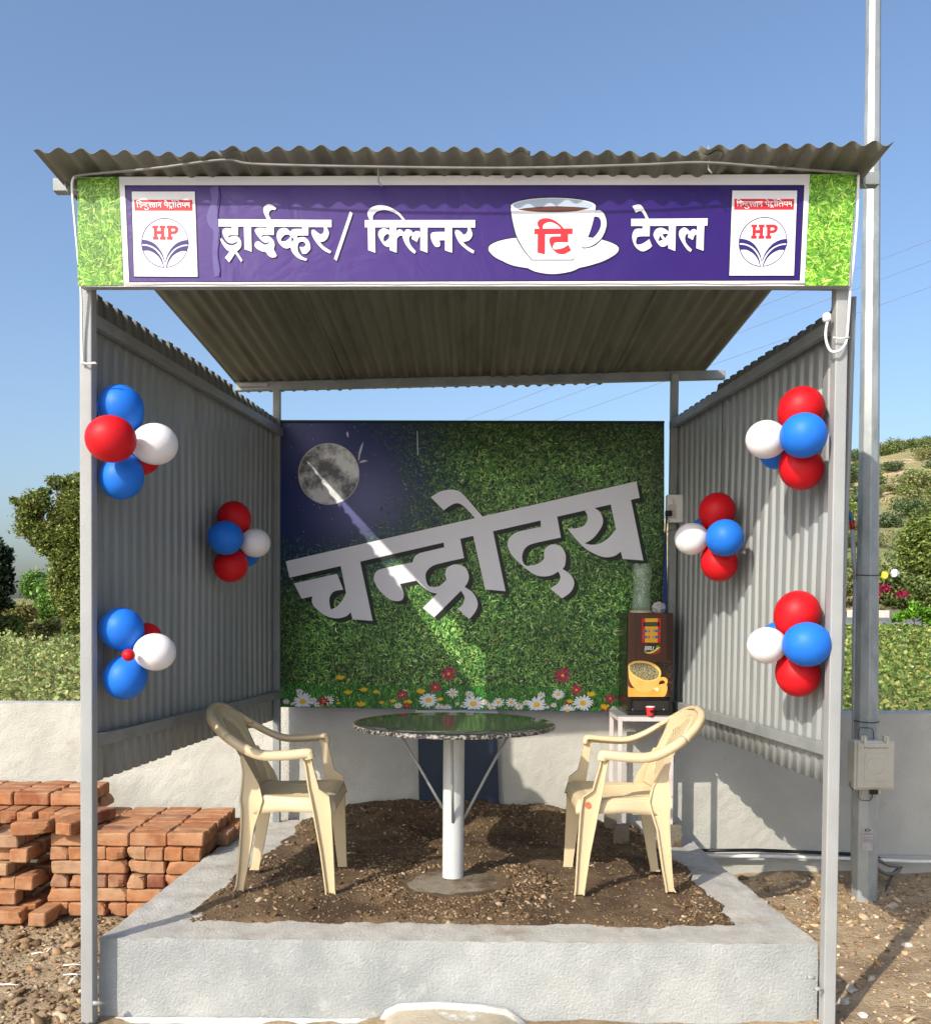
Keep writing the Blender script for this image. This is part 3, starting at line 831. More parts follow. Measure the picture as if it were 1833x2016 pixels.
# ------------------------------------------------------------------ rear billboard
YL, YR = 5.60, 5.44
BXl, BXr = -1.085, 1.16
bn = Vector((-(YL - YR), -(BXr - BXl), 0)).normalized()
bpnt = Vector((BXl, YL, 0))
def bpx(u, v): return onplane(u / FS, v / FS, bpnt, bn)
bb = thing('rear_billboard', (0, 5.52, .65), 'large printed backdrop of grass, moon and flowers with slanted white lettering', 'billboard')
BC = [(893, 1344), (2119, 1347), (2119, 2274), (888, 2256)]
def bst(s, t):
    return bpx(*((BC[3][i] * (1 - s) + BC[2][i] * s) * (1 - t) + (BC[0][i] * (1 - s) + BC[1][i] * s) * t for i in (0, 1)))
def bfu(s, t):   # pixel of (s,t)
    return ((BC[3][0] * (1 - s) + BC[2][0] * s) * (1 - t) + (BC[0][0] * (1 - s) + BC[1][0] * s) * t, (BC[3][1] * (1 - s) + BC[2][1] * s) * (1 - t) + (BC[0][1] * (1 - s) + BC[1][1] * s) * t)
def night(s, t):             # 1 in the night-sky corner of the print
    d = np.hypot((s - .10) / .33, (t - .80) / .36)
    return np.clip(1.35 - d, 0, 1) ** 1.0
def sky_sheen(s, t):  # pale band: bright-sky reflection on the glossy flex, painted into the blade colours
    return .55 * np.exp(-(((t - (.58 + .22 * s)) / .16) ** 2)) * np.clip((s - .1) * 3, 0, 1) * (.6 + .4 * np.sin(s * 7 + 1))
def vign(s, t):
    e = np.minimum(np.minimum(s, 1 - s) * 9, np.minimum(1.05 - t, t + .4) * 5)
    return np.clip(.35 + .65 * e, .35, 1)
g = 40
V, Cc = [], []
for j in range(g + 1):
    for i in range(g + 1):
        s, t = i / g, j / g
        V.append(bst(s, t))
        n_ = float(night(np.array(s), np.array(t)))
        glow = math.exp(-(((s - .24) / .13) ** 2 + ((t - .70) / .16) ** 2)) + .5 * math.exp(-(((s - .07) / .08) ** 2 + ((t - .93) / .10) ** 2))
        nc = np.array(lin(16, 38, 102)) + np.array(lin(136, 132, 164)) * glow * .55
        gc = np.array(lin(16, 40, 14))
        Cc.append(nc * n_ + gc * (1 - n_))
F = [(j * (g + 1) + i, j * (g + 1) + i + 1, (j + 1) * (g + 1) + i + 1, (j + 1) * (g + 1) + i) for j in range(g) for i in range(g)]
panel = np_mesh('print_panel', V, F, MT['print'], bb, col=np.array(Cc))
m = MB()
q = [bst(0, 0), bst(1, 0), bst(1, 1), bst(0, 1)]
m.hexa([q[0] - bn * .003, q[1] - bn * .003, q[1] - bn * .028, q[0] - bn * .028, q[3] - bn * .003, q[2] - bn * .003, q[2] - bn * .028, q[3] - bn * .028])
m.build('backing', M('blue_tarpaulin', lin(26, 62, 140), lin(30, 70, 150), 4, .5), bb)
m = MB()
e0, e1 = bst(0.996, .0), bst(.996, .72)
m.hexa([e0 + bn * .002, bst(1.012, 0) + bn * .002, bst(1.012, 0) - bn * .03, e0 - bn * .03, bst(.999, .62) + bn * .002, bst(1.006, .62) + bn * .002, bst(1.006, .62) - bn * .03, bst(.999, .62) - bn * .03])
m.build('folded_edge', bpy.data.materials['blue_tarpaulin'], bb)
m = MB(); m.beam(bst(0, 1.0) + bn * .002, bst(1, 1.0) + bn * .002, .02, .012); m.build('top_hem', M('hem', lin(18, 40, 40), lin(22, 48, 36), 6, .6), bb)
def grass_dark(s, t, k, rng):
    n = len(s)
    base = .92 * np.array([lin(76, 134, 54), lin(106, 164, 70), lin(154, 198, 100), lin(48, 96, 38), lin(178, 208, 126), lin(196, 212, 164), lin(164, 184, 76)])
    w = rng.choice(7, n, p=[.33, .26, .15, .16, .06, .015, .025])
    c = base[w] * (.7 + .75 * rng.random(n))[:, None]
    c = c * (.35 + .75 * k ** 1.4)[:, None]
    # patches
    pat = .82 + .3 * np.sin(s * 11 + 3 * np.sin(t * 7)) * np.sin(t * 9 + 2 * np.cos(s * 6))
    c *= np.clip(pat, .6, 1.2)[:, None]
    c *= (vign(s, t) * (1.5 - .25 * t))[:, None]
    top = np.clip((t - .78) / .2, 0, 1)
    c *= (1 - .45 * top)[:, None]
    mi = sky_sheen(s, t)[:, None]
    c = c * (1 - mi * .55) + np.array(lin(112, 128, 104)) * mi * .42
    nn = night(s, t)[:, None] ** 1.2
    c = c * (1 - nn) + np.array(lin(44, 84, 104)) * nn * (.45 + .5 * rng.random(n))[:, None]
    return c
rng = np.random.default_rng(11)
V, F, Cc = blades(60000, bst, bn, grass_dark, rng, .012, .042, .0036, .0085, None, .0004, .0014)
cs = V.reshape(-1, 4, 3)
# no blades in the core of the night sky
ctr = cs.mean(1)
sc_ = ((ctr[:, 0] - BXl) / (BXr - BXl)); zc0 = bst(.1, 0).z; zc1 = bst(.1, 1).z
tc_ = (ctr[:, 2] - zc0) / (zc1 - zc0)
keep = rng.random(len(cs)) > np.clip(night(sc_, tc_) * 1.8 - .45, 0, 1)
V = cs[keep].reshape(-1, 3); Cc = Cc.reshape(-1, 4, 3)[keep].reshape(-1, 3); F = np.arange(len(V)).reshape(-1, 4)
o = np_mesh('printed_blades', V, F, MT['print'], panel, col=Cc); o['kind'] = 'stuff'
# brighter lawn strip behind the flowers
def strip_col(s, t, k, rng):
    n = len(s)
    base = np.array([lin(40, 128, 36), lin(56, 146, 44), lin(88, 168, 58), lin(28, 100, 30)])
    return base[rng.choice(4, n)] * (.6 + .5 * rng.random(n))[:, None] * (.6 + .4 * k)[:, None]
V, F, Cc = blades(2600, lambda s, t: bst(s, t * .085), bn, strip_col, rng, .03, .07, .004, .009, None, .0014, .0018, up=.35)
o = np_mesh('printed_lawn', V, F, MT['print'], panel, col=Cc); o['kind'] = 'stuff'
# moon and stars
mm, nt, b = new_mat('moon_print')
N = nt.nodes.new; Lk = nt.links.new
tc = N('ShaderNodeTexCoord'); n1 = N('ShaderNodeTexNoise'); n1.inputs['Scale'].default_value = 6; n1.inputs['Detail'].default_value = 10; n1.inputs['Roughness'].default_value = .68
Lk(tc.outputs['Object'], n1.inputs['Vector'])
cr = N('ShaderNodeValToRGB'); cr.color_ramp.elements[0].position = .42; cr.color_ramp.elements[0].color = (*lin(100, 100, 108), 1); cr.color_ramp.elements[1].position = .56; cr.color_ramp.elements[1].color = (*lin(222, 224, 226), 1)
Lk(n1.outputs[0], cr.inputs[0]); Lk(cr.outputs[0], b.inputs['Base Color']); b.inputs['Roughness'].default_value = .45
BA = lambda x, y: bpx(860 + x * .38189, 1300 + y * .38189)
BP = Printer(BA, bn); BP.k = 14
m = MB(); BP.poly(m, ell(495, 555, 256, 258, 72)); m.build('moon_rim', M('moon_rim', lin(200, 200, 196), lin(180, 180, 178), 6, .45), panel)
m = MB(); BP.poly(m, ell(496, 556, 249, 251, 72)); m.build('moon', mm, panel)
m = MB()
for i in range(70):
    x, y = rnd.uniform(120, 1000), rnd.uniform(140, 1050)
    if math.hypot(x - 495, y - 555) < 275 or night(np.array((x - 90) / 3250), np.array(1 - (y - 115) / 2420)) < .35: continue
    r_ = rnd.choice([1.5, 2, 2.5, 4])
    BP.poly(m, ell(x, y, r_ * .8, r_ * .9, 8), lift=.0024)
for s_ in ('640,215! 655,200 662,235 655,250! 648,240', '740,440! 745,380 760,330 785,285! 775,340 758,400 750,440', '745,465! 780,438 825,446! 790,458', '1230,195! 1237,195! 1245,400! 1235,400!', '415,820! 425,850! 418,840!'):
    BP.poly(m, s_)
so_ = m.build('stars', M('star_print', lin(190, 196, 204), lin(170, 176, 186), 9, .5), panel); so_['kind'] = 'stuff'
# big slanted word
B = lambda s_: ' '.join((lambda q, c: f"{float(q[0]) + 1571.1},{q[1]}{c}")(t.rstrip('!').split(','), '!' if t.endswith('!') else '') for t in s_.split())
BW = [['137,1285! 3064,617! 3091,755! 168,1422!'],
      ['1347,750! 1420,705 1500,687 1570,695 1630,740 1788,922! 1725,936! 1650,850 1600,810 1560,800 1510,820 1455,858!'],
      ['595,1322! 757,1286! 862,1783! 695,1770! 678,1710! 640,1745 560,1762 470,1740 380,1670 355,1620 360,1578! 270,1598! 205,1470! 565,1390! 617,1522! 545,1535 510,1570 500,1620 512,1688! 560,1665 610,1610 640,1550!'],
      ['1090,1475! 1120,1550 1110,1605 1060,1618 1000,1600 920,1530 880,1460 872,1420 890,1375 950,1345 1200,1293! 1232,1445!'],
      ['1455,1125! 1592,1092! 1625,1258! 1450,1297 1360,1325 1310,1375 1305,1430 1325,1485 1365,1500 1420,1490 1480,1440! 1468,1390 1485,1340 1540,1312 1600,1318 1645,1350 1665,1410 1655,1460 1630,1500! 1690,1540 1730,1600 1738,1660 1710,1720 1668,1767! 1570,1680! 1610,1650 1630,1590 1600,1530! 1375,1755! 1280,1675! 1400,1555! 1340,1540 1270,1490 1215,1425 1190,1340 1210,1250 1260,1215! 1460,1168!'],
      ['1701,1070! 1866,1032! 1971,1535! 1801,1520!'],
      [B('692,944! 830,908! 862,1087! 640,1135 570,1170 540,1230 545,1290 575,1322 630,1318 690,1295 722,1262! 722,1210 745,1165 800,1143 860,1160 895,1210 903,1260 895,1320 875,1350! 935,1390 968,1440 970,1490 940,1545 873,1595! 770,1512! 830,1475 858,1420 840,1370! 790,1400 720,1412 640,1395 540,1320 450,1230 418,1150 430,1095 480,1050 540,1030 697,997!')],
      [B('1278,810! 1447,772! 1550,1278! 1378,1265! 1362,1205! 1310,1240 1240,1252 1170,1235 1070,1180 980,1090 917,1010! 980,1010 1050,990 1082,945 1082,900 1062,862! 1140,840! 1185,870 1212,930 1205,990 1160,1060 1115,1105 1060,1135! 1120,1147 1190,1135 1260,1090 1322,1018!')]]
MT['p_bigword'] = M('p_bigword', lin(230, 230, 238), lin(222, 222, 232), 1.6, .38, spec=.45)
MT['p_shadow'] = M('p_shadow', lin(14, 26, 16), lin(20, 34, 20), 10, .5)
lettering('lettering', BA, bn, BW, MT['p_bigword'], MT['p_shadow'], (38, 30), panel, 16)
# printed flowers
MT['fl_w'] = M('fl_white', lin(226, 230, 236), lin(205, 212, 224), 30, .45)
MT['fl_y'] = M('fl_yellow', lin(228, 192, 24), lin(214, 168, 20), 30, .45)
MT['fl_m'] = M('fl_magenta', lin(186, 32, 84), lin(160, 24, 66), 30, .45)
MT['fl_r'] = M('fl_crimson', lin(176, 18, 40), lin(140, 14, 34), 30, .45)
MT['fl_s'] = M('fl_stem', lin(22, 60, 22), lin(30, 76, 28), 20, .5)
FLP = Printer(bpx, bn)
def flower(x, y, r_, kind, seed):
    rg = random.Random(seed)
    FLP.k = 30 + (seed % 40)
    FLP.k = 16 + (seed % 24)
    lift = .0022 + .00022 * (seed % 30)
    def pet(mb, a, L, w, sq=1.0, r0=.12):
        dx, dy = math.cos(a), math.sin(a) * sq
        nx_, ny = -math.sin(a), math.cos(a) * sq
        pts = [(r0, -.3), (.55, -1), (.9, -.7), (1.0, 0), (.9, .7), (.55, 1), (r0, .3)]
        FLP.poly(mb, [(x + dx * L * p + nx_ * w * q_, min(y + dy * L * p + ny * w * q_, 2254 + (x - 888) * .0146)) for p, q_ in pts], lift=lift + rg.random() * .00015)
    m = MB()
    if kind == 'w':
        n = 17 if r_ > 22 else 12; sq = .78
        for i in range(n): pet(m, 2 * math.pi * i / n + rg.uniform(-.1, .1), r_ * rg.uniform(.85, 1.08), r_ * .12, sq)
        o = m.build('printed_flower', MT['fl_w'], panel)
        m = MB(); FLP.poly(m, ell(x, y + r_ * .03, r_ * .30, r_ * .24, 18), lift=lift + .0002); m.build('flower_centre', MT['fl_y'], panel)
    elif kind == 'y':
        for a in (-150, -122, -90, -58, -30): pet(m, R(a + rg.uniform(-8, 8)), r_ * rg.uniform(.85, 1.05), r_ * .2, .75, .1)
        FLP.poly(m, ell(x, y - r_ * .08, r_ * .5, r_ * .22, 16), lift=lift + .00018)
        m.build('printed_flower', MT['fl_y'], panel)
    else:
        for i in range(8): pet(m, 2 * math.pi * i / 8 + rg.uniform(-.12, .12), r_ * rg.uniform(.88, 1.05), r_ * .17, .9)
        m.build('printed_flower', MT['fl_m' if kind == 'm' else 'fl_r'], panel)
        m = MB(); FLP.poly(m, ell(x, y, r_ * .16, r_ * .15, 14), lift=lift + .0002); m.build('flower_centre', MT['fl_y'], panel)
k_ = .3055
ZL, ZR = (860, 2120), (1420, 2120)
FLW = [(ZL, 'w', [(315, 285, 45), (350, 385, 115), (175, 388, 38), (465, 372, 40), (610, 375, 70), (500, 418, 45), (240, 412, 22), (1345, 432, 50), (1660, 372, 108), (1775, 445, 55)]),
       (ZL, 'y', [(740, 150, 62), (823, 305, 58), (988, 275, 54), (1115, 295, 44), (955, 430, 68), (723, 412, 30), (1172, 405, 36), (1290, 390, 40), (1583, 295, 64), (1785, 372, 42), (1450, 405, 58)]),
       (ZL, 'm', [(1388, 318, 62), (1732, 240, 68)]), (ZL, 'r', [(568, 385, 66), (1435, 430, 48)]),
       (ZR, 'm', [(38, 98, 90), (1227, 115, 94), (1370, 265, 70), (1722, 355, 64)]), (ZR, 'r', [(1675, 472, 55), (1270, 425, 40)]),
       (ZR, 'w', [(78, 295, 72), (255, 308, 50), (295, 408, 115), (412, 395, 45), (485, 435, 58), (558, 395, 68), (693, 395, 68), (770, 438, 54), (843, 400, 42), (957, 418, 112), (1003, 320, 50), (1180, 312, 74), (1440, 402, 114), (1278, 478, 80), (1135, 425, 36), (1760, 470, 50), (25, 450, 50), (130, 410, 26), (178, 435, 20), (1070, 445, 25)]),
       (ZR, 'y', [(1523, 325, 64), (1305, 395, 46), (1665, 455, 62)])]
sd = 0
stm = MB()
for Z, kd, L in FLW:
    for x, y, r_ in L:
        sd += 1
        fx, fy = Z[0] + x * k_, Z[1] + y * k_
        flower(fx, fy, r_ * k_, kd, sd)
        by = 2256 + (fx - 888) * .0146
        if by - fy > 8: FLP.stroke(stm, [(fx, fy), (fx + rnd.uniform(-3, 3), by - 1)], 2.2, lift=.0021)
stm.build('flower_stems', MT['fl_s'], panel)['kind'] = 'stuff'

# ------------------------------------------------------------------ round table
TX, TY = -.048, 4.262
tb = thing('round_table', (TX, TY, 0), 'round black granite table on a grey steel pipe column', 'table')
gm, nt, b = new_mat('granite')
N = nt.nodes.new; Lk = nt.links.new
tc = N('ShaderNodeTexCoord'); vo = N('ShaderNodeTexVoronoi'); vo.inputs['Scale'].default_value = 90; Lk(tc.outputs['Object'], vo.inputs['Vector'])
n1 = N('ShaderNodeTexNoise'); n1.inputs['Scale'].default_value = 130; n1.inputs['Detail'].default_value = 3; Lk(tc.outputs['Object'], n1.inputs['Vector'])
cr = N('ShaderNodeValToRGB'); cr.color_ramp.elements[0].position = .42; cr.color_ramp.elements[0].color = (*lin(16, 18, 16), 1); cr.color_ramp.elements[1].position = .72; cr.color_ramp.elements[1].color = (*lin(84, 88, 82), 1)
Lk(n1.outputs[0], cr.inputs[0]); Lk(cr.outputs[0], b.inputs['Base Color'])
b.inputs['Roughness'].default_value = .10; b.inputs['Specular IOR Level'].default_value = .95; b.inputs['IOR'].default_value = 1.7
n2 = N('ShaderNodeTexNoise'); n2.inputs['Scale'].default_value = 9; Lk(tc.outputs['Object'], n2.inputs['Vector'])
bp = N('ShaderNodeBump'); bp.inputs['Strength'].default_value = .03; bp.inputs['Distance'].default_value = .01; Lk(n2.outputs[0], bp.inputs['Height']); Lk(bp.outputs[0], b.inputs['Normal'])
m = MB()
TR, TZ = .452, .722
m.lathe((TX, TY, TZ), [(TR - .003, -.002), (TR - .006, 0), (.3, .0), (.001, .0)], 96, caps=False)
m.build('table_top', gm, tb, smooth=False)
gem, nt, b = new_mat('granite_edge')
N = nt.nodes.new; Lk = nt.links.new
tc = N('ShaderNodeTexCoord'); n1 = N('ShaderNodeTexNoise'); n1.inputs['Scale'].default_value = 75; n1.inputs['Detail'].default_value = 4; Lk(tc.outputs['Object'], n1.inputs['Vector'])
cr = N('ShaderNodeValToRGB'); cr.color_ramp.elements[0].position = .46; cr.color_ramp.elements[0].color = (*lin(34, 34, 31), 1); cr.color_ramp.elements[1].position = .68; cr.color_ramp.elements[1].color = (*lin(168, 163, 152), 1)
Lk(n1.outputs[0], cr.inputs[0]); Lk(cr.outputs[0], b.inputs['Base Color']); b.inputs['Roughness'].default_value = .6
bp = N('ShaderNodeBump'); bp.inputs['Strength'].default_value = .8; bp.inputs['Distance'].default_value = .004; Lk(n1.outputs[0], bp.inputs['Height']); Lk(bp.outputs[0], b.inputs['Normal'])
m = MB()
rings = []
for zz, dr in ((-.020, -.010), (-.018, 0), (-.010, .002), (-.004, .001), (-.0005, -.003)):
    rings.append([(TX + (TR + dr + .0025 * nz(math.cos(a) * 22, math.sin(a) * 22, zz * 160)) * math.cos(a), TY + (TR + dr + .0025 * nz(math.cos(a) * 22, math.sin(a) * 22, zz * 160)) * math.sin(a), TZ + zz) for a in [2 * math.pi * k / 220 for k in range(220)]])
rings.insert(0, [(TX + .01 * math.cos(2 * math.pi * k / 220), TY + .01 * math.sin(2 * math.pi * k / 220), TZ - .020) for k in range(220)])
m.sweep(rings, True, True)
m.build('chipped_edge', gem, tb)
MT['column'] = M('column_paint', lin(186, 189, 188), lin(196, 199, 198), 5, .45, bump=.15, bscale=60, bdist=.003, c3=lin(150, 140, 124), s3=22, t3=(.64, .74))
m = MB(); m.lathe((TX, TY, -.02), [(.0475, 0), (.0475, .71)], 48); m.build('column', MT['column'], tb, smooth=False)
tb.children[-1].data.polygons.foreach_set('use_smooth', [len(p.vertices) == 4 for p in tb.children[-1].data.polygons])
m = MB(); m.box((TX, TY, TZ - .029), (.66, .05, .012)); m.build('support_bar', MT['steel_paint'], tb, bevel=.002)
m = MB(); m.box((TX, TY, TZ - .030), (.05, .62, .010)); m.build('support_bar', MT['steel_paint'], tb, bevel=.002)
for a, z0 in ((180, .33), (0, .285), (268, .28), (90, .3)):
    d = Vector((math.cos(R(a)), math.sin(R(a)), 0))
    p0 = Vector((TX, TY, z0)) + d * .046; p1 = Vector((TX, TY, TZ - .036)) + d * (.255 if a != 268 else .2)
    m = MB(); m.tube([p0, p0.lerp(p1, .5) + Vector((0, 0, .004)), p1], .0065, 7); m.build('brace', MT['steel_paint'], tb, smooth=True)
MT['footing'] = M('wet_cement', lin(112, 104, 90), lin(128, 120, 106), 8, .8, bump=.7, bscale=60, c3=lin(88, 72, 52), s3=9, t3=(.47, .62))
m = MB()
def ftg(i, j):
    a = 2 * math.pi * i; r_ = j * (.235 + .07 * nz(math.cos(a) * 2, math.sin(a) * 2, 5) + .015 * nz(math.cos(a) * 9, math.sin(a) * 9, 1))
    z = .026 - .030 * j ** 2.5 + .003 * nz(r_ * math.cos(a) * 30, r_ * math.sin(a) * 30)
    return (TX + .03 + r_ * math.cos(a) * 1.05, TY - .02 + r_ * math.sin(a) * .9, z)
m.grid(ftg, 64, 10); m.build('footing', MT['footing'], tb, smooth=True)

# ------------------------------------------------------------------ plastic chairs
def interp(tab, x):
    for (a, va), (b_, vb) in zip(tab, tab[1:]):
        if x <= b_:
            t = (x - a) / (b_ - a) if b_ > a else 0
            return va + (vb - va) * max(0, t)
    return tab[-1][1]
def spline(pts, n):
    P = [Vector(p) for p in pts]
    out = []
    for i in range(len(P) - 1):
        p0 = P[max(0, i - 1)]; p1 = P[i]; p2 = P[i + 1]; p3 = P[min(len(P) - 1, i + 2)]
        for k in range(n):
            t = k / n
            out.append(.5 * (2 * p1 + (p2 - p0) * t + (2 * p0 - 5 * p1 + 4 * p2 - p3) * t * t + (3 * p1 - p0 - 3 * p2 + p3) * t ** 3))
    out.append(P[-1])
    return out
RIM = [(.113, .262, .590), (.108, .262, .611), (.092, .263, .618), (0, .268, .610), (-.09, .268, .610), (-.165, .262, .636), (-.245, .245, .684), (-.315, .195, .738), (-.352, .115, .774), (-.362, 0, .788)]
def make_chair(loc, rz, label):
    root = thing('plastic_chair', loc, label, 'chair', 'plastic armchairs at the round table')
    root.rotation_euler.z = rz
    ORG[root.name] = Vector((0, 0, 0))
    cm = MT['chair']
    # seat with shallow ribs, rolled front lip and side skirts
    def seat(i, j):
        x = -.185 + .385 * i
        hw = .175 + .055 * sstep(-.2, .12, x)
        s = (j - .5) * 2
        y = s * hw
        z = .420 - .020 * (1 - s * s) * math.exp(-((x + .03) / .14) ** 2) - .005 * i
        if abs(s) < .74 and -.14 < x < .15:
            z += .0030 * math.cos(y * 2 * math.pi / .036)
        if x > .165: z -= .022 * ((x - .165) / .05) ** 2
        if abs(s) > .9: z -= .012 * ((abs(s) - .9) / .1) ** 2
        if x < -.13: z += .02 * ((-.13 - x) / .055) ** 2
        return (x, y, z)
    m = MB(); m.grid(seat, 48, 64)
    # skirt
    rim = [seat(i / 24, 0) for i in range(25)] + [seat(1, j / 16) for j in range(1, 16)] + [seat(1 - i / 24, 1) for i in range(25)]
    def sk(p, k):
        d = Vector((p[0] * .25 if p[0] > .15 else 0, p[1] * .04, 0))
        dep = .050 + .022 * sstep(.02, -.17, p[0]) - .012 * sstep(.16, .21, p[0])
        return Vector(p) + d * k * .2 + Vector((.004 * k * (p[0] > .2), math.copysign(.006 * k, p[1]), -dep * k))
    n = len(rim)
    m.add([sk(p, k) for k in (0, .15, .6, 1) for p in rim], [(r_ * n + i, r_ * n + i + 1, (r_ + 1) * n + i + 1, (r_ + 1) * n + i) for r_ in range(3) for i in range(n - 1)])
    m.build('seat', cm, root, smooth=True, solid=.004)
    # backrest shell, perforated
    xb = [(.42, -.165), (.47, -.178), (.55, -.212), (.62, -.252), (.70, -.300), (.79, -.362)]
    rimz = [(0, .786), (.06, .783), (.115, .772), (.16, .755), (.20, .735), (.235, .70)]
    def back(i, j):
        s = (i - .5) * 2
        y = s * (.150 + .02 * j + .045 * j ** 3)
        zt = interp(rimz, abs(y))
        z = .425 + (zt - .425) * j
        x = interp(xb, z) + .75 * y * y
        return Vector((x, y, z))
    nu, nv = 34, 44
    v = [back(i / nu, j / nv) for j in range(nv + 1) for i in range(nu + 1)]
    f = []
    for j in range(nv):
        for i in range(nu):
            s = abs((i + .5) / nu - .5) * 2; t = (j + .5) / nv
            hole = t > .14 and t < .86 and s < .60 and (.16 + .55 * abs(math.sin(t * 7.5)) > s or t < .4 and s < .55)
            if hole and (i + j) % 2 == 0:
                continue
            f.append((j * (nu + 1) + i, j * (nu + 1) + i + 1, (j + 1) * (nu + 1) + i + 1, (j + 1) * (nu + 1) + i))
    m = MB(); m.add(v, f)
    bk_ = m.build('backrest', cm, root, smooth=True, solid=.004)
    # embossed edge of the perforated panel
    m = MB()
    loop = [back(.5 + .33 * math.sin(a) * (1 - .12 * math.cos(a)), .50 + .42 * -math.cos(a)) + Vector((.004, 0, 0)) for a in [2 * math.pi * k / 48 for k in range(48)]]
    m.tube(loop + [loop[0]], .0035, 6, caps=False); m.build('backrest_moulding', cm, bk_, smooth=True)
    def band(path, outs, ws, hs):
        rings = []
        for i, p in enumerate(path):
            t = (path[min(i + 1, len(path) - 1)] - path[max(i - 1, 0)]).normalized()
            o_ = outs[i]; o_ = (o_ - t * o_.dot(t)).normalized()
            u_ = o_.cross(t).normalized()
            if u_.z < 0: u_ = -u_
            w, h = ws[i] / 2, hs[i] / 2
            sec = [(-1, -.6), (-1, .25), (-.72, .8), (-.2, 1), (.3, .95), (.8, .55), (1, -.1), (1.03, -1.7), (.92, -1.7), (.8, -.35), (.3, .25), (-.5, .3), (-.82, 0), (-.85, -.6)]
            rings.append([p + o_ * (a * w) + u_ * (c * h) for a, c in sec])
        return rings
    for sgn in (1, -1):
        pts = spline([(x, y * sgn, z) for x, y, z in RIM], 6)
        na = 37
        outs = [Vector((-.9 * max(0, (i - 30) / 24), sgn * (1 - .95 * max(0, (i - 36) / 18)), -.15 * max(0, (i - 30) / 24))) for i in range(len(pts))]
        ws = [.050 - .016 * sstep(24, 44, i) for i in range(len(pts))]; hs = [.029 - .006 * sstep(24, 46, i) for i in range(len(pts))]
        rg = band(pts, outs, ws, hs)
        m = MB(); m.sweep(rg[:na]); m.build('armrest', cm, root, smooth=True)
        m = MB(); m.sweep(rg[na - 1:]); m.build('back_rim', cm, bk_, smooth=True)
    def channel(secs, yo, nm, flare=False):
        rings = []
        for (cx, cy, cz, w, d) in secs:
            w *= .88
            t2 = .007
            cy = cy + math.copysign(.010, yo) * (cz > .2); S = [(-w / 2, 0), (w / 2, 0), (w / 2, d), (w / 2 - t2, d), (w / 2 - t2, .005), (-w / 2 + t2, .005), (-w / 2 + t2, d), (-w / 2, d)]
            rings.append([(cx + a, cy + yo * c, cz) for a, c in S])
        m = MB(); m.sweep(rings); return m.build(nm, cm, root, bevel=.0015, seg=1)
    for sgn in (1, -1):
        channel([(.092, .248 * sgn, .603, .046, .018), (.102, .248 * sgn, .56, .040, .018), (.122, .242 * sgn, .46, .055, .018), (.146, .236 * sgn, .43, .095, .020), (.156, .233 * sgn, .37, .092, .022), (.176, .224 * sgn, .18, .066, .02), (.190, .218 * sgn, .02, .050, .018), (.192, .217 * sgn, 0.0, .052, .019)], sgn, 'leg')
        channel([(-.205, .150 * sgn, .585, .016, .006), (-.180, .151 * sgn, .52, .046, .008), (-.163, .160 * sgn, .46, .088, .012), (-.156, .174 * sgn, .40, .115, .018), (-.158, .174 * sgn, .36, .096, .018), (-.172, .170 * sgn, .28, .068, .018), (-.195, .164 * sgn, .1, .050, .017), (-.208, .160 * sgn, .018, .042, .016), (-.214, .160 * sgn, 0.0, .052, .017)], sgn, 'leg')
    return root
ch1 = make_chair((-.763, 4.262, .004), R(1), 'cream plastic armchair facing right, nearest the brick piles')
m = MB(); m.lathe((0, 0, 0), [(.013, 0), (.013, .001)], 24)
stk = m.build('round_sticker', M('sticker_pale', lin(206, 196, 180), lin(170, 160, 150), 60, .5), ch1)
stk.location = (.126, -.262, .515); stk.rotation_euler = (R(90), 0, 0)
ch2 = make_chair((.690, 4.288, .004), R(180), 'cream plastic armchair facing left with a red sticker, before the coffee machine')
m = MB(); m.lathe((0, 0, 0), [(.013, 0), (.013, .001)], 24)
stk = m.build('round_sticker', M('sticker_red', lin(214, 70, 40), lin(226, 110, 80), 90, .45), ch2)
stk.location = (.190, .228, .385); stk.rotation_euler = (R(78), 0, R(180))
stk.location = (.162, .252, .395)

# ------------------------------------------------------------------ stand, coffee machine and what stands on it
MT['stand'] = M('chipped_white', lin(210, 202, 200), lin(196, 186, 184), 10, .5, c3=lin(128, 92, 66), s3=16, t3=(.60, .68))
SF = 5.10
xl, xr = at(1221, 1420, SF).x, at(1322, 1420, SF).x
zt = .665; zb = .085
st = thing('metal_stand', ((xl + xr) / 2, SF + .16, zb), 'chipped white square-tube metal stand under the coffee machine', 'stand')
Y0, Y1 = SF, SF + .30
for x in (xl, xr):
    for y in (Y0, Y1):
        m = MB(); m.box((x, y, (zt + zb) / 2 - .012), (.023, .023, zt - zb - .024)); m.build('leg', MT['stand'], st, bevel=.002)
for a, b_ in (((xl - .0115, Y0), (xr + .0115, Y0)), ((xl - .0115, Y1), (xr + .0115, Y1)), ((xl, Y0 + .0115), (xl, Y1 - .0115)), ((xr, Y0 + .0115), (xr, Y1 - .0115))):
    m = MB(); m.beam((*a, zt - .0125), (*b_, zt - .0125), .024, .024); m.build('top_rail', MT['stand'], st, bevel=.002)
for a, b_ in (((xl + .0115, Y0), (xr - .0115, Y0)), ((xl + .0115, Y1), (xr - .0115, Y1)), ((xl, Y0 + .0115), (xl, Y1 - .0115)), ((xr, Y0 + .0115), (xr, Y1 - .0115))):
    m = MB(); m.beam((*a, zb + .085), (*b_, zb + .085), .020, .022); m.build('lower_rail', MT['stand'], st, bevel=.002)
m = MB(); m.box(((xl + xr) / 2, (Y0 + Y1) / 2, zt + .003), (xr - xl + .03, Y1 - Y0 + .02, .006)); m.build('shelf', MT['steel_dark'], st, bevel=.001)
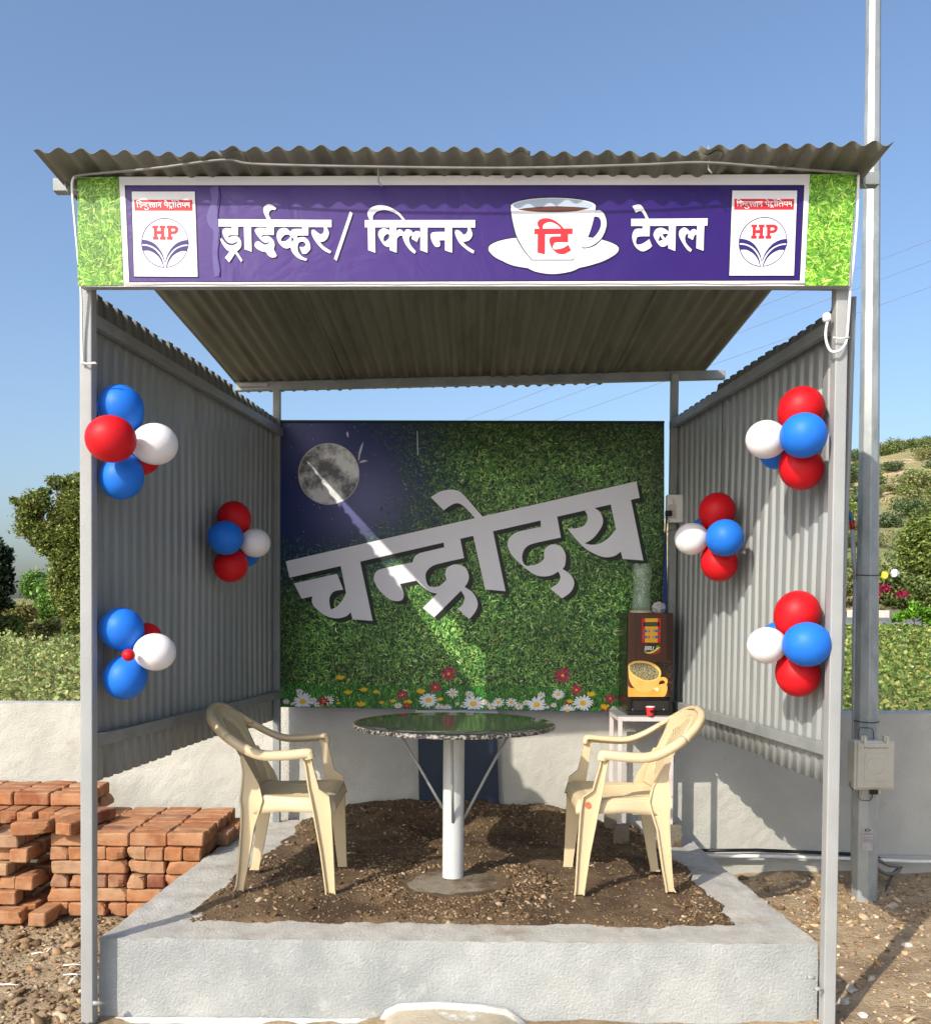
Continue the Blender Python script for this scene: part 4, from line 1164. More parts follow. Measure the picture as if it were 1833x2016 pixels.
# slabs under the stand feet
for x, y, w in ((xl + .01, Y0 - .01, .14), (xr + .01, Y0 + .0, .15), (xl + .01, Y1, .15), (xr + .01, Y1, .13)):
    m = MB(); m.box((x, y, .025), (w * .6, .075, .118), R(rnd.uniform(-8, 8)))
    tag(m.build('packing_slab', MT['footing'], bevel=.006), 'small cement slab under a foot of the white stand', 'slab', 'slabs under the stand')

MZ = zt + .006
mf = SF + .02
c0, c1 = at(2003 / FS, 2100 / FS, mf), at(2147 / FS, 2100 / FS, mf)
mw = c1.x - c0.x
mh = at(2003 / FS, 1955 / FS, mf).z - MZ
mc = thing('coffee_machine', (c0.x + mw / 2, mf + .14, MZ), 'brown and black coffee vending machine with a yellow cup picture', 'coffee machine')
mbk = M('machine_black', lin(20, 18, 17), lin(26, 23, 22), 6, .22, spec=.55)
mbr = M('machine_brown', lin(74, 44, 30), lin(84, 52, 36), 1.5, .28, spec=.5)
zd = at(2003 / FS, (1750 + 1590 * .2976) / FS, mf).z
m = MB(); m.box((c0.x + mw / 2, mf + .165, (MZ + mh + MZ) / 2), (mw + .002, .27, mh)); m.build('cabinet', mbk, mc, bevel=.006)
m = MB(); m.box((c0.x + mw / 2, mf + .0155, (zd + MZ + mh) / 2), (mw, .03, MZ + mh - zd)); dr = m.build('door', mbr, mc, bevel=.006)
m = MB(); m.box((c0.x + mw / 2, mf + .020, MZ + .012), (mw, .06, .024)); m.build('drip_tray', mbk, mc, bevel=.004)
m = MB()
for s_ in (-1, 1): m.box((c0.x + mw / 2 + s_ * (mw / 2 - .008), mf + .018, (MZ + .024 + zd) / 2), (.016, .036, zd - MZ - .026))
m.build('side_cheek', mbk, mc)
def mpx(x, y): return at((1930 + x * .2976) / FS, (1750 + y * .2976) / FS, mf)
MP = Printer(mpx, FN)
def mp(shape, mat, name, holes=()):
    m = MB(); MP.poly(m, shape, holes); return m.build(name, mat, dr)
c_ = lambda nm, a, b_=None: M(nm, lin(*a), lin(*(b_ or a)), 12, .3, spec=.45)
bean, nt, b = new_mat('bean_print')
N = nt.nodes.new; Lk = nt.links.new
tc = N('ShaderNodeTexCoord'); vo = N('ShaderNodeTexVoronoi'); vo.inputs['Scale'].default_value = 120; Lk(tc.outputs['Object'], vo.inputs['Vector'])
cr = N('ShaderNodeValToRGB'); cr.color_ramp.elements[0].position = .1; cr.color_ramp.elements[0].color = (*lin(92, 62, 38), 1); cr.color_ramp.elements[1].position = .55; cr.color_ramp.elements[1].color = (*lin(16, 9, 6), 1)
Lk(vo.outputs['Distance'], cr.inputs[0]); Lk(cr.outputs[0], b.inputs['Base Color']); b.inputs['Roughness'].default_value = .35
foam, nt, b = new_mat('coffee_foam')
N = nt.nodes.new; Lk = nt.links.new
tc = N('ShaderNodeTexCoord'); n1 = N('ShaderNodeTexNoise'); n1.inputs['Scale'].default_value = 190; n1.inputs['Detail'].default_value = 2; Lk(tc.outputs['Object'], n1.inputs['Vector'])
cr = N('ShaderNodeValToRGB'); cr.color_ramp.elements[0].position = .42; cr.color_ramp.elements[0].color = (*lin(60, 52, 36), 1); cr.color_ramp.elements[1].position = .6; cr.color_ramp.elements[1].color = (*lin(170, 160, 122), 1)
Lk(n1.outputs[0], cr.inputs[0]); Lk(cr.outputs[0], b.inputs['Base Color']); b.inputs['Roughness'].default_value = .35
mp('520,1230! 570,1212 640,1218 725,1215! 725,1590! 560,1590! 540,1400', bean, 'coffee_beans')
mp('248,1470! 300,1500 500,1480 640,1450 668,1500 650,1570 630,1590! 248,1590!', c_('sauce', (240, 172, 84), (226, 150, 60)), 'cup_saucer')
mp('520,1500! 560,1488! 580,1500! 560,1535!', c_('glint', (250, 225, 180)), 'saucer_glint')
mp('560,1490 580,1400 620,1378 662,1395 668,1440 640,1480 600,1502', c_('cuphandle', (236, 168, 78)), 'cup_handle', ['575,1455 590,1420 620,1415 640,1430 630,1460 600,1475'])
mp('248,1270! 260,1400 300,1480 370,1535 440,1545 500,1520 560,1460 590,1390 600,1330!', c_('cupbody', (232, 160, 80), (238, 176, 100)), 'cup_body')
mp('247,1280 262,1235 320,1208 400,1205 480,1220 560,1260 598,1320 590,1380 540,1415 450,1428 370,1405 300,1360', c_('cuprim', (236, 190, 96)), 'cup_rim')
mp('262,1290 280,1250 330,1228 400,1225 480,1245 545,1285 578,1330 570,1375 520,1405 440,1415 370,1390 300,1345', foam, 'cup_coffee')
mp('330,690! 338,690! 338,1210! 330,1210!', c_('machine_seam', (60, 36, 26)), 'door_seam')
mp('660,690! 725,690! 725,1200! 660,1200!', c_('machine_dark', (56, 32, 24)), 'door_fold')
mp('398,748! 597,748! 592,1010! 396,1010!', c_('kp_red', (206, 30, 34)), 'keypad')
mp('430,748! 565,748! 562,1008! 428,1008!', c_('kp_yel', (226, 170, 40)), 'keypad_panel')
mp('410,790! 583,790! 583,835! 410,835!', mbk, 'display_frame')
mp('430,796! 565,796! 565,830! 430,830!', c_('lcd', (66, 78, 70)), 'display')
for x, y in ((405, 872), (512, 872), (405, 938), (512, 938)):
    mp(f'{x},{y}! {x + 72},{y}! {x + 72},{y + 24}! {x},{y + 24}!', c_('kp_blue', (86, 96, 140)), 'button')
    xx = x + (52 if x < 450 else 12)
    mp(ell(xx, y + 12, 8, 8, 12), c_('kp_pink', (220, 190, 190)), 'button_dot')
mp(ell(502, 1083, 97, 54, 40), c_('bru_green', (20, 44, 28)), 'brand_badge')
mp('450,1125! 520,1105 560,1062 598,1072! 590,1110 540,1135 480,1135', c_('bru_red', (150, 60, 44)), 'brand_swoosh')
mp('412,1095! 450,1112 510,1100 560,1062 595,1055! 560,1085 510,1118 450,1124', c_('bru_yel', (226, 220, 110)), 'brand_stripe')
mp('535,1060! 560,1040 585,1040! 560,1058', c_('bru_leaf', (90, 160, 80)), 'brand_leaf')
m = MB()
for s_ in ('425,1088 434,1050', '432,1050 452,1052 450,1066 430,1068', '432,1068 450,1072 446,1088 425,1088', '458,1088 466,1050', '464,1050 484,1052 482,1066 462,1069', '468,1070 482,1088', '496,1050 490,1080 500,1089 512,1082 520,1050'):
    MP.stroke(m, [tuple(map(float, q.split(','))) for q in s_.split()], 8)
m.build('brand_lettering', MT['p_white'], dr)
for x in (300, 637):
    q = mpx(x, 1730); m = MB(); m.tube([q + Vector((0, .025, 0)), q + Vector((0, .018, 0))], .004, 8); m.build('screw', MT['galv'], mc)
m = MB(); q = [mpx(262, 1640), mpx(716, 1640), mpx(716, 1745), mpx(262, 1745)]
m.add([p + Vector((0, .027, 0)) for p in q], [(0, 1, 2, 3)]); m.build('lower_panel', c_('machine_grey', (40, 38, 38)), mc)
# top bottle, collar, crumpled wrapper, cup
q = mpx(398, 680)
bx_, by_ = q.x * 1.02, mf + .13
ml = M('cream_collar', lin(206, 196, 170), lin(196, 186, 160), 5, .5)
m = MB(); m.lathe((bx_, by_, MZ + mh), [(.062, 0), (.062, .012), (.05, .016)], 40); m.build('bottle_collar', ml, mc, smooth=False)
bt, nt, b = new_mat('bottle_plastic')
b.inputs['Base Color'].default_value = (*lin(190, 214, 196), 1); b.inputs['Roughness'].default_value = .12; b.inputs['Alpha'].default_value = .30; b.inputs['Specular IOR Level'].default_value = .8
n1 = nt.nodes.new('ShaderNodeTexNoise'); n1.inputs['Scale'].default_value = 14
bp = nt.nodes.new('ShaderNodeBump'); bp.inputs['Strength'].default_value = .12; nt.links.new(n1.outputs[0], bp.inputs['Height']); nt.links.new(bp.outputs[0], b.inputs['Normal'])
wt, nt, b = new_mat('water_clear')
b.inputs['Base Color'].default_value = (*lin(150, 178, 156), 1); b.inputs['Roughness'].default_value = .05; b.inputs['Alpha'].default_value = .30; b.inputs['Specular IOR Level'].default_value = .6
nt.nodes.new('ShaderNodeTexNoise')
bz = MZ + mh + .013
prof = [(.03, 0), (.048, .004), (.052, .02), (.052, .05), (.049, .074), (.0465, .08), (.047, .086), (.048, .12), (.0465, .15), (.050, .158), (.0525, .18), (.052, .225), (.047, .246), (.036, .256), (.02, .250), (.001, .246)]
n_ = 40
m = MB()
rings = [[(bx_ + r_ * (1 + (.05 * math.cos(5 * a) if z > .17 else 0)) * math.cos(a), by_ + r_ * (1 + (.05 * math.cos(5 * a) if z > .17 else 0)) * math.sin(a), bz + z + (.008 * math.cos(5 * a) if z > .24 else 0)) for a in [2 * math.pi * k / n_ for k in range(n_)]] for r_, z in prof]
m.sweep(rings, True, False)
bot = tag(m.build('plastic_bottle', bt, smooth=True), 'upturned clear plastic bottle on top of the coffee machine', 'bottle')
m = MB(); m.lathe((bx_, by_, bz), [(.028, .002), (.0465, .006), (.0505, .02), (.0505, .05), (.0475, .074), (.045, .080), (.045, .084)], 40); m.build('water', wt, bot, smooth=True)
q = mpx(570, 640)
m = MB()
def crump(i, j):
    a = 2 * math.pi * i; p_ = math.pi * (j - .5)
    d = Vector((math.cos(a) * math.cos(p_), math.sin(a) * math.cos(p_), math.sin(p_)))
    k = .033 * (1 + .35 * abs(noise.noise(d * 3.1)) - .25 * abs(noise.noise(d * 6 + Vector((3, 1, 2)))))
    return Vector((q.x + .02, mf + .08, MZ + mh + .029)) + Vector((d.x * 1.15, d.y, d.z * .95)) * k
m.grid(crump, 22, 14)
tag(m.build('crumpled_wrapper', M('clear_wrap', lin(200, 200, 204), lin(150, 150, 158), 40, .25, spec=.7)), 'crumpled clear plastic wrapper beside the bottle', 'wrapper')
q = mpx(474, 1795); cz = MZ
cx, cy = q.x, mf - .028
m = MB(); m.lathe((cx, cy, cz + .001), [(.001, 0.002), (.018, 0.002), (.0185, .0), (.0245, .047), (.0235, .047), (.018, .004), (.001, .004)], 32, caps=False)
pc = tag(m.build('paper_cup', M('red_paper', lin(206, 52, 54), lin(196, 44, 46), 10, .5), smooth=False), 'small red paper cup standing under the coffee machine', 'cup')
m = MB(); m.lathe((cx, cy, cz + .001), [(.0245, .046), (.0256, .048), (.0245, .050), (.0236, .048), (.0245, .046)], 32, caps=False); m.build('rim', MT['white_plastic'], pc, smooth=True)
m = MB()
lw = []
for k in range(11):
    a = R(250 + k * 7); lw.append(((cx + .0226 * math.cos(a), cy + .0226 * math.sin(a), cz + .030 + .009 * math.sin(math.pi * k / 10)), (cx + .0219 * math.cos(a), cy + .0219 * math.sin(a), cz + .026 - .009 * math.sin(math.pi * k / 10))))
m.add([p for pr in lw for p in pr], [(2 * k, 2 * k + 1, 2 * k + 3, 2 * k + 2) for k in range(10)]); m.build('black_mark', MT['black'], pc)

# ------------------------------------------------------------------ socket box and cables on the right rear post
q = at(1327, 1002, 5.30)
sb = thing('socket_box', (q.x, q.y, q.z - .07), 'white socket box on the rear post beside the backdrop', 'socket box')
m = MB(); m.box((q.x + .005, q.y, q.z), (.095, .06, .155)); m.build('casing', MT['white_plastic'], sb, bevel=.006)
m = MB(); m.box((q.x - .018, q.y - .032, q.z - .02), (.045, .006, .075)); m.build('face_plate', MT['ivory'], sb, bevel=.002)
m = MB(); m.box((q.x - .022, q.y - .037, q.z + .035), (.02, .008, .03)); m.build('switch', MT['white_plastic'], sb, bevel=.002)
m = MB(); m.box((q.x - .04, q.y - .045, q.z - .03), (.035, .03, .03)); pg = m.build('plug', MT['black'], sb, bevel=.004)
m = MB(); m.tube(spline([(q.x - .05, q.y - .05, q.z - .04), (q.x - .055, q.y - .05, q.z - .12), (q.x - .06, q.y - .03, q.z - .3), (q.x - .068, q.y, q.z - .5), (q.x - .05, q.y + .02, q.z - .66), (q.x - .06, q.y + .04, q.z - .80)], 5), .0045, 6)
tag(m.build('power_cable', MT['black'], smooth=True), 'black power cable hanging from the socket box to the machine', 'cable')
m = MB(); m.tube(spline([(q.x - .03, q.y - .03, q.z - .07), (q.x - .09, q.y - .02, q.z - .03), (q.x - .11, q.y - .02, q.z - .09), (q.x - .06, q.y - .02, q.z - .13), (q.x + .03, q.y, q.z - .10), (q.x + .05, q.y + .01, q.z - .07)], 6), .0018, 5)
tag(m.build('thin_wire', MT['black'], smooth=True), 'thin looped wire below the socket box', 'wire')

# ------------------------------------------------------------------ balloons
def balloon_mesh(nm, mat):
    m = MB()
    prof = []
    for k in range(21):
        a = -math.pi / 2 + math.pi * k / 20
        z = math.sin(a); r_ = math.cos(a)
        if z < 0: r_ *= 1 - .10 * z * z; z *= 1.16
        if k == 20: r_ = .004; z = .985
        if k == 19: z = .990
        prof.append((max(r_, .004), z))
    prof = [(.10, -1.33), (.06, -1.28), (.035, -1.22), (.06, -1.17)] + [p for p in prof if p[1] > -1.12]
    m.lathe((0, 0, 0), prof, 36, caps=True)
    o = m.build(nm, mat)
    me = o.data
    me.transform(Matrix.Translation(ORG[o.name]))
    bpy.data.objects.remove(o)
    me.polygons.foreach_set('use_smooth', [True] * len(me.polygons))
    return me
def bmat(nm, c):
    m, nt, b = new_mat(nm)
    b.inputs['Base Color'].default_value = (*c, 1); b.inputs['Roughness'].default_value = .5; b.inputs['Specular IOR Level'].default_value = .25
    b.inputs['Subsurface Weight'].default_value = .12; b.inputs['Subsurface Scale'].default_value = .03; b.inputs['Subsurface Radius'].default_value = (1, .8, .8)
    tc = nt.nodes.new('ShaderNodeTexCoord'); n = nt.nodes.new('ShaderNodeTexNoise'); n.inputs['Scale'].default_value = 3
    nt.links.new(tc.outputs['Object'], n.inputs['Vector'])
    mx = nt.nodes.new('ShaderNodeMix'); mx.data_type = 'RGBA'; mx.inputs[6].default_value = (*c, 1); mx.inputs[7].default_value = (*[x * .86 for x in c], 1)
    nt.links.new(n.outputs[0], mx.inputs[0]); nt.links.new(mx.outputs[2], b.inputs['Base Color'])
    return m
BAL = {'r': balloon_mesh('balloon_red', bmat('rubber_red', lin(206, 22, 32))), 'b': balloon_mesh('balloon_blue', bmat('rubber_blue', lin(34, 116, 220))), 'w': balloon_mesh('balloon_white', bmat('rubber_white', lin(234, 230, 230)))}
def cluster(label, items):
    """items: colour, u, v, px radius (x, y), depth"""
    ps = [at(u, v, y) for c, u, v, rx, ry, y in items]
    ctr = sum(ps, Vector()) / len(ps)
    root = thing('balloon_cluster', ctr, label, 'balloons', 'balloon clusters on the shelter')
    for (c, u, v, rx, ry, y), p in zip(items, ps):
        o = bpy.data.objects.new('balloon', BAL[c]); COL.objects.link(o); o.parent = root
        o.location = p - ctr
        r_ = (rx + ry) / 2 / FPX * y
        d = (p - ctr)
        d = d.normalized() if d.length > .01 else Vector((0, -1, 0))
        d = (d + Vector((0, -.35, 0))).normalized()
        o.rotation_euler = d.to_track_quat('Z', 'Y').to_euler()
        o.scale = (r_ * rnd.uniform(.98, 1.03), r_ * rnd.uniform(.96, 1.0), r_ * rnd.uniform(.97, 1.05))
    return root
cluster('red, white and two blue balloons high on the left front post', [('b', 238, 803, 45, 45, 3.62), ('r', 218, 864, 49, 46, 3.42), ('w', 306, 874, 42, 42, 3.60), ('b', 239, 940, 43, 42, 3.60), ('r', 280, 900, 34, 34, 3.74)])
cluster('balloons in the middle of the left side wall, red above and below a blue one', [('r', 461, 1021, 34, 34, 4.68), ('b', 444, 1059, 35, 33, 4.52), ('w', 503, 1069, 30, 29, 4.66), ('r', 454, 1114, 34, 33, 4.64), ('b', 484, 1088, 28, 28, 4.80)])
cluster('two blue balloons and a white one with a tiny red centre, low on the left', [('b', 239, 1238, 41, 44, 3.62), ('b', 246, 1335, 43, 44, 3.62), ('w', 306, 1284, 40, 37, 3.60), ('r', 287, 1258, 32, 32, 3.72), ('r', 253, 1290, 13, 12, 3.50)])
cluster('balloons high on the right front post with a white one at left', [('r', 1578, 806, 45, 44, 3.70), ('b', 1582, 857, 46, 44, 3.53), ('w', 1508, 865, 38, 37, 3.66), ('r', 1578, 922, 44, 42, 3.68), ('b', 1530, 890, 34, 34, 3.80)])
cluster('balloons in the middle of the right side wall near the socket box', [('r', 1412, 1006, 37, 36, 4.45), ('b', 1427, 1059, 38, 36, 4.28), ('w', 1361, 1061, 33, 32, 4.42), ('r', 1416, 1108, 37, 36, 4.42), ('b', 1392, 1050, 34, 34, 4.56)])
cluster('balloons low on the right front post, lowest right bunch', [('r', 1570, 1209, 47, 44, 3.70), ('b', 1589, 1269, 47, 44, 3.54), ('w', 1509, 1271, 38, 37, 3.66), ('r', 1571, 1328, 45, 42, 3.68), ('b', 1536, 1258, 36, 36, 3.80)])

# ------------------------------------------------------------------ cables and light tube on the front
wh = MT['white_plastic']
m = MB(); m.tube(spline([at(152, 350, 3.43), at(160, 344, 3.42), at(300, 331, 3.36), at(440, 314, 3.335), at(500, 322, 3.335), at(700, 327, 3.33), at(1000, 330, 3.33), at(1250, 324, 3.33), at(1380, 319, 3.335), at(1500, 327, 3.35), at(1690, 341, 3.42)], 6), .0046, 8)
tag(m.build('strip_light_tube', M('pvc_strip', lin(128, 126, 120), lin(108, 106, 100), 12, .4, spec=.5), smooth=True), 'thin grey strip-light tube strung under the front roof edge', 'strip light')
m = MB(); m.tube(spline([at(150, 345, 3.44), at(142, 360, 3.44), at(146, 420, 3.45), at(155, 520, 3.46), at(160, 580, 3.47), at(161, 650, 3.48), at(163, 718, 3.485)], 6), .0045, 7)
lw_ = tag(m.build('white_wire', wh, smooth=True), 'white wire tied down the left front post', 'wire')
m = MB(); m.tube([at(u, v, 3.475) for u, v in ((160, 712), (170, 716), (187, 714), (190, 716))], .004, 6); m.build('cable_tie', wh, lw_, smooth=True)
m = MB(); m.tube(spline([at(1690, 343, 3.43), at(1688, 420, 3.45), at(1680, 520, 3.46), at(1675, 560, 3.47), at(1668, 660, 3.48), at(1660, 683, 3.475), at(1648, 692, 3.47), at(1635, 690, 3.475), at(1627, 672, 3.48), at(1626, 650, 3.49), at(1630, 630, 3.50)], 6), .005, 7)
rw_ = tag(m.build('white_wire', wh, smooth=True), 'white wire looping round the right front post to a plug', 'wire')
m = MB(); pq = at(1628, 625, 3.50); m.lathe((pq.x, pq.y, pq.z - .016), [(.010, 0), (.016, .006), (.016, .026), (.008, .034)], 8); m.build('plug', wh, rw_, bevel=.002)
m = MB(); m.tube([at(u, v, 3.475) for u, v in ((1640, 664), (1655, 666), (1672, 664))], .003, 6); m.build('cable_tie', wh, rw_, smooth=True)
m = MB(); m.tube(spline([at(1640, 566, 3.56), at(1639, 600, 3.56), at(1634, 625, 3.54)], 4), .003, 6); tag(m.build('thin_wire', MT['black'], smooth=True), 'thin dark wire hanging behind the right end of the sign', 'wire')

# ------------------------------------------------------------------ lamp pole with box
PY = 4.95
pb, pt = atz(1702, 1776, -.215), None
pa = at(1702, 1776, PY); pc_ = at(1720, 0, PY)
d = (pc_ - pa) / (pc_.z - pa.z)
lp = thing('light_pole', (pa.x, PY, pa.z), 'tall galvanised eight-sided steel pole standing right of the shelter', 'pole')
m = MB()
rings = []
for zz in (pa.z - .15, pa.z + .5, 1.2, 2.5, 4.0, 5.5, 7.0):
    c = pa + d * (zz - pa.z)
    r_ = .0665 - .0062 * (zz - pa.z)
    rings.append([(c.x + r_ * math.cos(R(22.5 + 12 + 45 * k)), c.y + r_ * math.sin(R(22.5 + 12 + 45 * k)), zz) for k in range(8)])
m.sweep(rings)
shaft = m.build('shaft', MT['galv'], lp, bevel=.004)
def on_pole(u, v, dy=0): return at(u, v, PY - .066 + dy)
for v in (1131, 1422):
    z = on_pole(1700, v).z; c = pa + d * (z - pa.z); r_ = .0665 - .0062 * (z - pa.z) + .0015
    m = MB(); m.tube([(c.x + r_ * math.cos(R(k * 15)), c.y + r_ * math.sin(R(k * 15)), z + .004 * math.sin(R(k * 15))) for k in range(25)], .0022, 5, caps=False); m.build('binding_wire', MT['black'], shaft, smooth=True)
# service door outline and data plate
def frame_line(m, pts, w=.0018):
    m.tube(pts, w, 5, caps=False)
m = MB(); frame_line(m, [on_pole(u, v, .0035) for u, v in ((1690, 1450), (1691, 1437), (1694, 1433), (1716, 1434), (1719, 1438), (1720, 1450), (1719, 1560), (1717, 1572), (1712, 1577), (1695, 1576), (1690, 1570), (1690, 1450))]); m.build('service_door', MT['black'], shaft, smooth=True)
m = MB(); pz = [on_pole(1698, 1630, .003), on_pole(1718, 1631, .003), on_pole(1718, 1676, .003), on_pole(1698, 1675, .003)]
m.add(pz, [(0, 1, 2, 3)]); dp = m.build('data_plate', M('plate', lin(176, 172, 172), lin(160, 154, 154), 30, .4), shaft)
PP = Printer(lambda x, y: on_pole(1698 + 20 * x, 1630 + 45 * y, .0028), FN)
m = MB(); PP.poly(m, ell(.32, .12, .11, .05, 16)); PP.poly(m, [(.35, .02), (.45, .02), (.85, .115), (.45, .21), (.35, .21), (.68, .115)]); 
m.build('plate_mark', MT['black'], dp)
m = MB()
for k in range(6):
    x0 = .1 + k * .14
    PP.poly(m, [(x0, .26), (x0 + .09, .26), (x0 + .09, .30), (x0, .30)])
for y in (.42, .50, .56, .62):
    PP.poly(m, [(.08, y), (.92, y), (.92, y + .015), (.08, y + .015)])
o = m.build('plate_print', M('plate_ink', lin(70, 66, 70), lin(90, 86, 88), 40, .5), dp)

jb = thing('junction_box', (0, 0, 0), 'ivory plastic meter box strapped to the galvanised pole', 'junction box')
JY = PY - .16
a0, a1 = at(1682, 1470, JY), at(1762, 1470, JY); z1, z0 = at(1720, 1459, JY).z, at(1720, 1556, JY).z
jb.location = ((a0.x + a1.x) / 2, JY + .05, z0); ORG[jb.name] = Vector(jb.location)
cxj = (a0.x + a1.x) / 2; wj = a1.x - a0.x; hj = z1 - z0; czj = (z0 + z1) / 2
m = MB(); m.box((cxj, JY + .055, czj), (wj * .97, .085, hj * .97)); m.build('casing', MT['ivory'], jb, bevel=.008)
m = MB(); m.box((cxj, JY + .006, czj), (wj, .014, hj)); m.build('lid_frame', MT['ivory'], jb, bevel=.006)
m = MB(); m.box((cxj + .003, JY - .004, czj), (wj * .9, .012, hj * .92)); lid = m.build('lid', MT['ivory'], jb, bevel=.005)
m = MB(); m.box((cxj + .004, JY - .0105, czj - .008), (wj * .56, .004, hj * .56)); m.build('raised_panel', MT['ivory'], lid, bevel=.003)
m = MB(); rg = [(cxj + .002 + wj * .21 * math.cos(R(k * 10)), JY - .0128, czj + hj * .17 * math.sin(R(k * 10)) * 1.0) for k in range(37)]; m.tube(rg, .0016, 5, caps=False); m.build('embossed_ring', MT['ivory'], lid, smooth=True)
m = MB()
for k in range(11):
    m.box((cxj - .055 + k * .0115, JY - .0105, czj + hj * .36 + .002 * math.sin(k * 2)), (.008, .0015, .009))
o = m.build('embossed_text', M('grime', lin(150, 142, 124), lin(170, 162, 146), 40, .6), lid); o['kind'] = 'stuff'
for s_ in (-.55, .55):
    m = MB(); m.box((cxj + s_ * wj * .5, JY + .002, z1 + .012), (.030, .022, .03)); m.box((cxj + s_ * wj * .5 + .004, JY - .008, z1 - .006), (.016, .012, .05)); m.build('hinge', MT['ivory'], jb, bevel=.003)
m = MB(); m.box((cxj - .002, JY - .002, z0 - .010), (.038, .02, .022)); m.build('latch', MT['black'], jb, bevel=.002)
m = MB(); m.box((cxj + .028, JY + .002, z0 - .008), (.014, .016, .02)); m.build('hasp', MT['ivory'], jb, bevel=.002)
q0 = at(1680, 1545, JY + .05)
m = MB(); m.tube(spline([q0 + Vector((.01, 0, .03)), q0 + Vector((-.012, 0, .02)), q0 + Vector((-.016, 0, -.01)), q0 + Vector((.0, 0, -.025)), q0 + Vector((.02, 0, -.024))], 5), .0022, 6); m.build('cable_loop', MT['black'], jb, smooth=True)

# conduit beside the pole
cd = MB()
PYc = PY + .02
cd.tube([at(1684, 1140, PYc), at(1681, 1100, PYc), at(1678, 1040, PYc)], .011, 10)
cdo = tag(cd.build('pvc_conduit', M('grey_pvc', lin(168, 168, 170), lin(150, 150, 154), 10, .4), smooth=True), 'grey pipe with a blue elbow beside the galvanised pole', 'pipe')
m = MB(); m.tube([at(1684, 1140, PYc), at(1681, 1300, PYc), at(1681, 1520, PYc), at(1679, 1700, PYc)], .011, 10); m.build('lower_run', bpy.data.materials['grey_pvc'], cdo, smooth=True)
m = MB(); m.tube([at(1678.5, 1042, PYc), at(1677, 1026, PYc)], .0135, 10); m.build('red_collar', M('red_tape', lin(170, 26, 30), lin(150, 22, 28), 10, .4), cdo, smooth=True)
m = MB(); m.tube(spline([at(1677.5, 1028, PYc), at(1674, 1016, PYc), at(1668, 1008, PYc), at(1655, 1004, PYc), at(1640, 1002, PYc)], 4), .012, 10); m.build('elbow', M('blue_pipe', lin(40, 104, 132), lin(36, 92, 120), 10, .4), cdo, smooth=True)

# pipes along the foot of the right wall
wy = 5.46
m = MB(); m.tube([(1.2, wy + .01, -.150), (1.7, wy + .005, -.142), (2.0, wy - .002, -.150), (2.35, wy - .008, -.162), (2.42, wy - .03, -.19)], .010, 8)
tag(m.build('black_pipe', MT['black'], smooth=True), 'black hose lying on the ledge at the foot of the right wall', 'hose')
m = MB(); m.tube([(1.3, wy - .012, -.172), (1.8, wy - .018, -.172), (2.2, wy - .025, -.18), (2.6, wy - .04, -.19), (3.6, wy - .05, -.18)], .011, 8)
tag(m.build('white_conduit', wh, smooth=True), 'white conduit pipe along the foot of the right wall', 'pipe')
q = at(1760, 1745, 4.66)
m = MB(); m.tube(spline([at(1722, 1705, 5.10), at(1735, 1716, 5.15), at(1752, 1722, 5.2), at(1770, 1714, 5.25), at(1768, 1707, 5.25), at(1748, 1704, 5.2), at(1728, 1692, 5.05)], 5), .009, 7)
tag(m.build('grey_cable', M('cable_grey', lin(120, 118, 112), lin(100, 98, 94), 10, .5), smooth=True), 'grey armoured cable curling out of the foot of the pole', 'cable')
m = MB(); m.tube(spline([at(1775, 1708, 5.35), at(1760, 1718, 5.3), at(1750, 1738, 5.2), at(1742, 1762, 5.05)], 5), .008, 7)
tag(m.build('buried_cable', M('cable_dark', lin(84, 80, 76), lin(70, 66, 62), 10, .6), smooth=True), 'dark cable running from the right wall into the dirt', 'cable')
m = MB(); q1 = at(440, 1626, 5.66); q2 = at(470, 1628, 5.66); m.tube([q1 + Vector((-.6, 0, .0)), q1, q2], .011, 8)
pl_ = tag(m.build('black_pipe', MT['black'], smooth=True), 'black pipe at the foot of the left wall behind the bricks', 'pipe')
m = MB(); m.box((q2.x, q2.y - .015, q2.z - .01), (.028, .035, .07)); m.build('pipe_cap', wh, pl_, bevel=.005)

# overhead wires far behind
for (u0, v0), (u1, v1), nm in (((1833, 472), (1000, 794), 'upper'), ((1833, 513), (1040, 807), 'middle'), ((1833, 564), (1100, 824), 'lower')):
    a, b_ = at(u0, v0, 70), at(u1, v1, 70)
    e = (a - b_)
    pts = [b_ - e * .8, b_, b_ + e * .5 + Vector((0, 0, -.05)), a, a + e * .6]
    m = MB(); m.tube(pts, .016, 5)
    tag(m.build('power_line', M('line_' + nm, lin(120, 126, 136), lin(110, 116, 126), 1, .6), smooth=True), nm + ' of the three overhead power lines crossing the sky', 'power line')

# ------------------------------------------------------------------ brick piles
brm, nt, b = new_mat('brick_clay')
N = nt.nodes.new; Lk = nt.links.new
oi = N('ShaderNodeObjectInfo'); cr = N('ShaderNodeValToRGB')
els = cr.color_ramp.elements
els[0].position = 0; els[0].color = (*lin(164, 112, 76), 1)
els[1].position = 1; els[1].color = (*lin(150, 96, 66), 1)
for p_, c in ((.25, (172, 122, 86)), (.5, (154, 102, 70)), (.72, (166, 124, 92)), (.92, (168, 138, 110)), (.97, (126, 74, 60))):
    e = els.new(p_); e.color = (*lin(*c), 1)
Lk(oi.outputs['Random'], cr.inputs[0])
tc = N('ShaderNodeTexCoord'); n1 = N('ShaderNodeTexNoise'); n1.inputs['Scale'].default_value = 22; n1.inputs['Detail'].default_value = 8; n1.inputs['Roughness'].default_value = .7
ad = N('ShaderNodeVectorMath'); ad.operation = 'ADD'; Lk(tc.outputs['Object'], ad.inputs[0]); Lk(oi.outputs['Location'], ad.inputs[1]); Lk(ad.outputs[0], n1.inputs['Vector'])
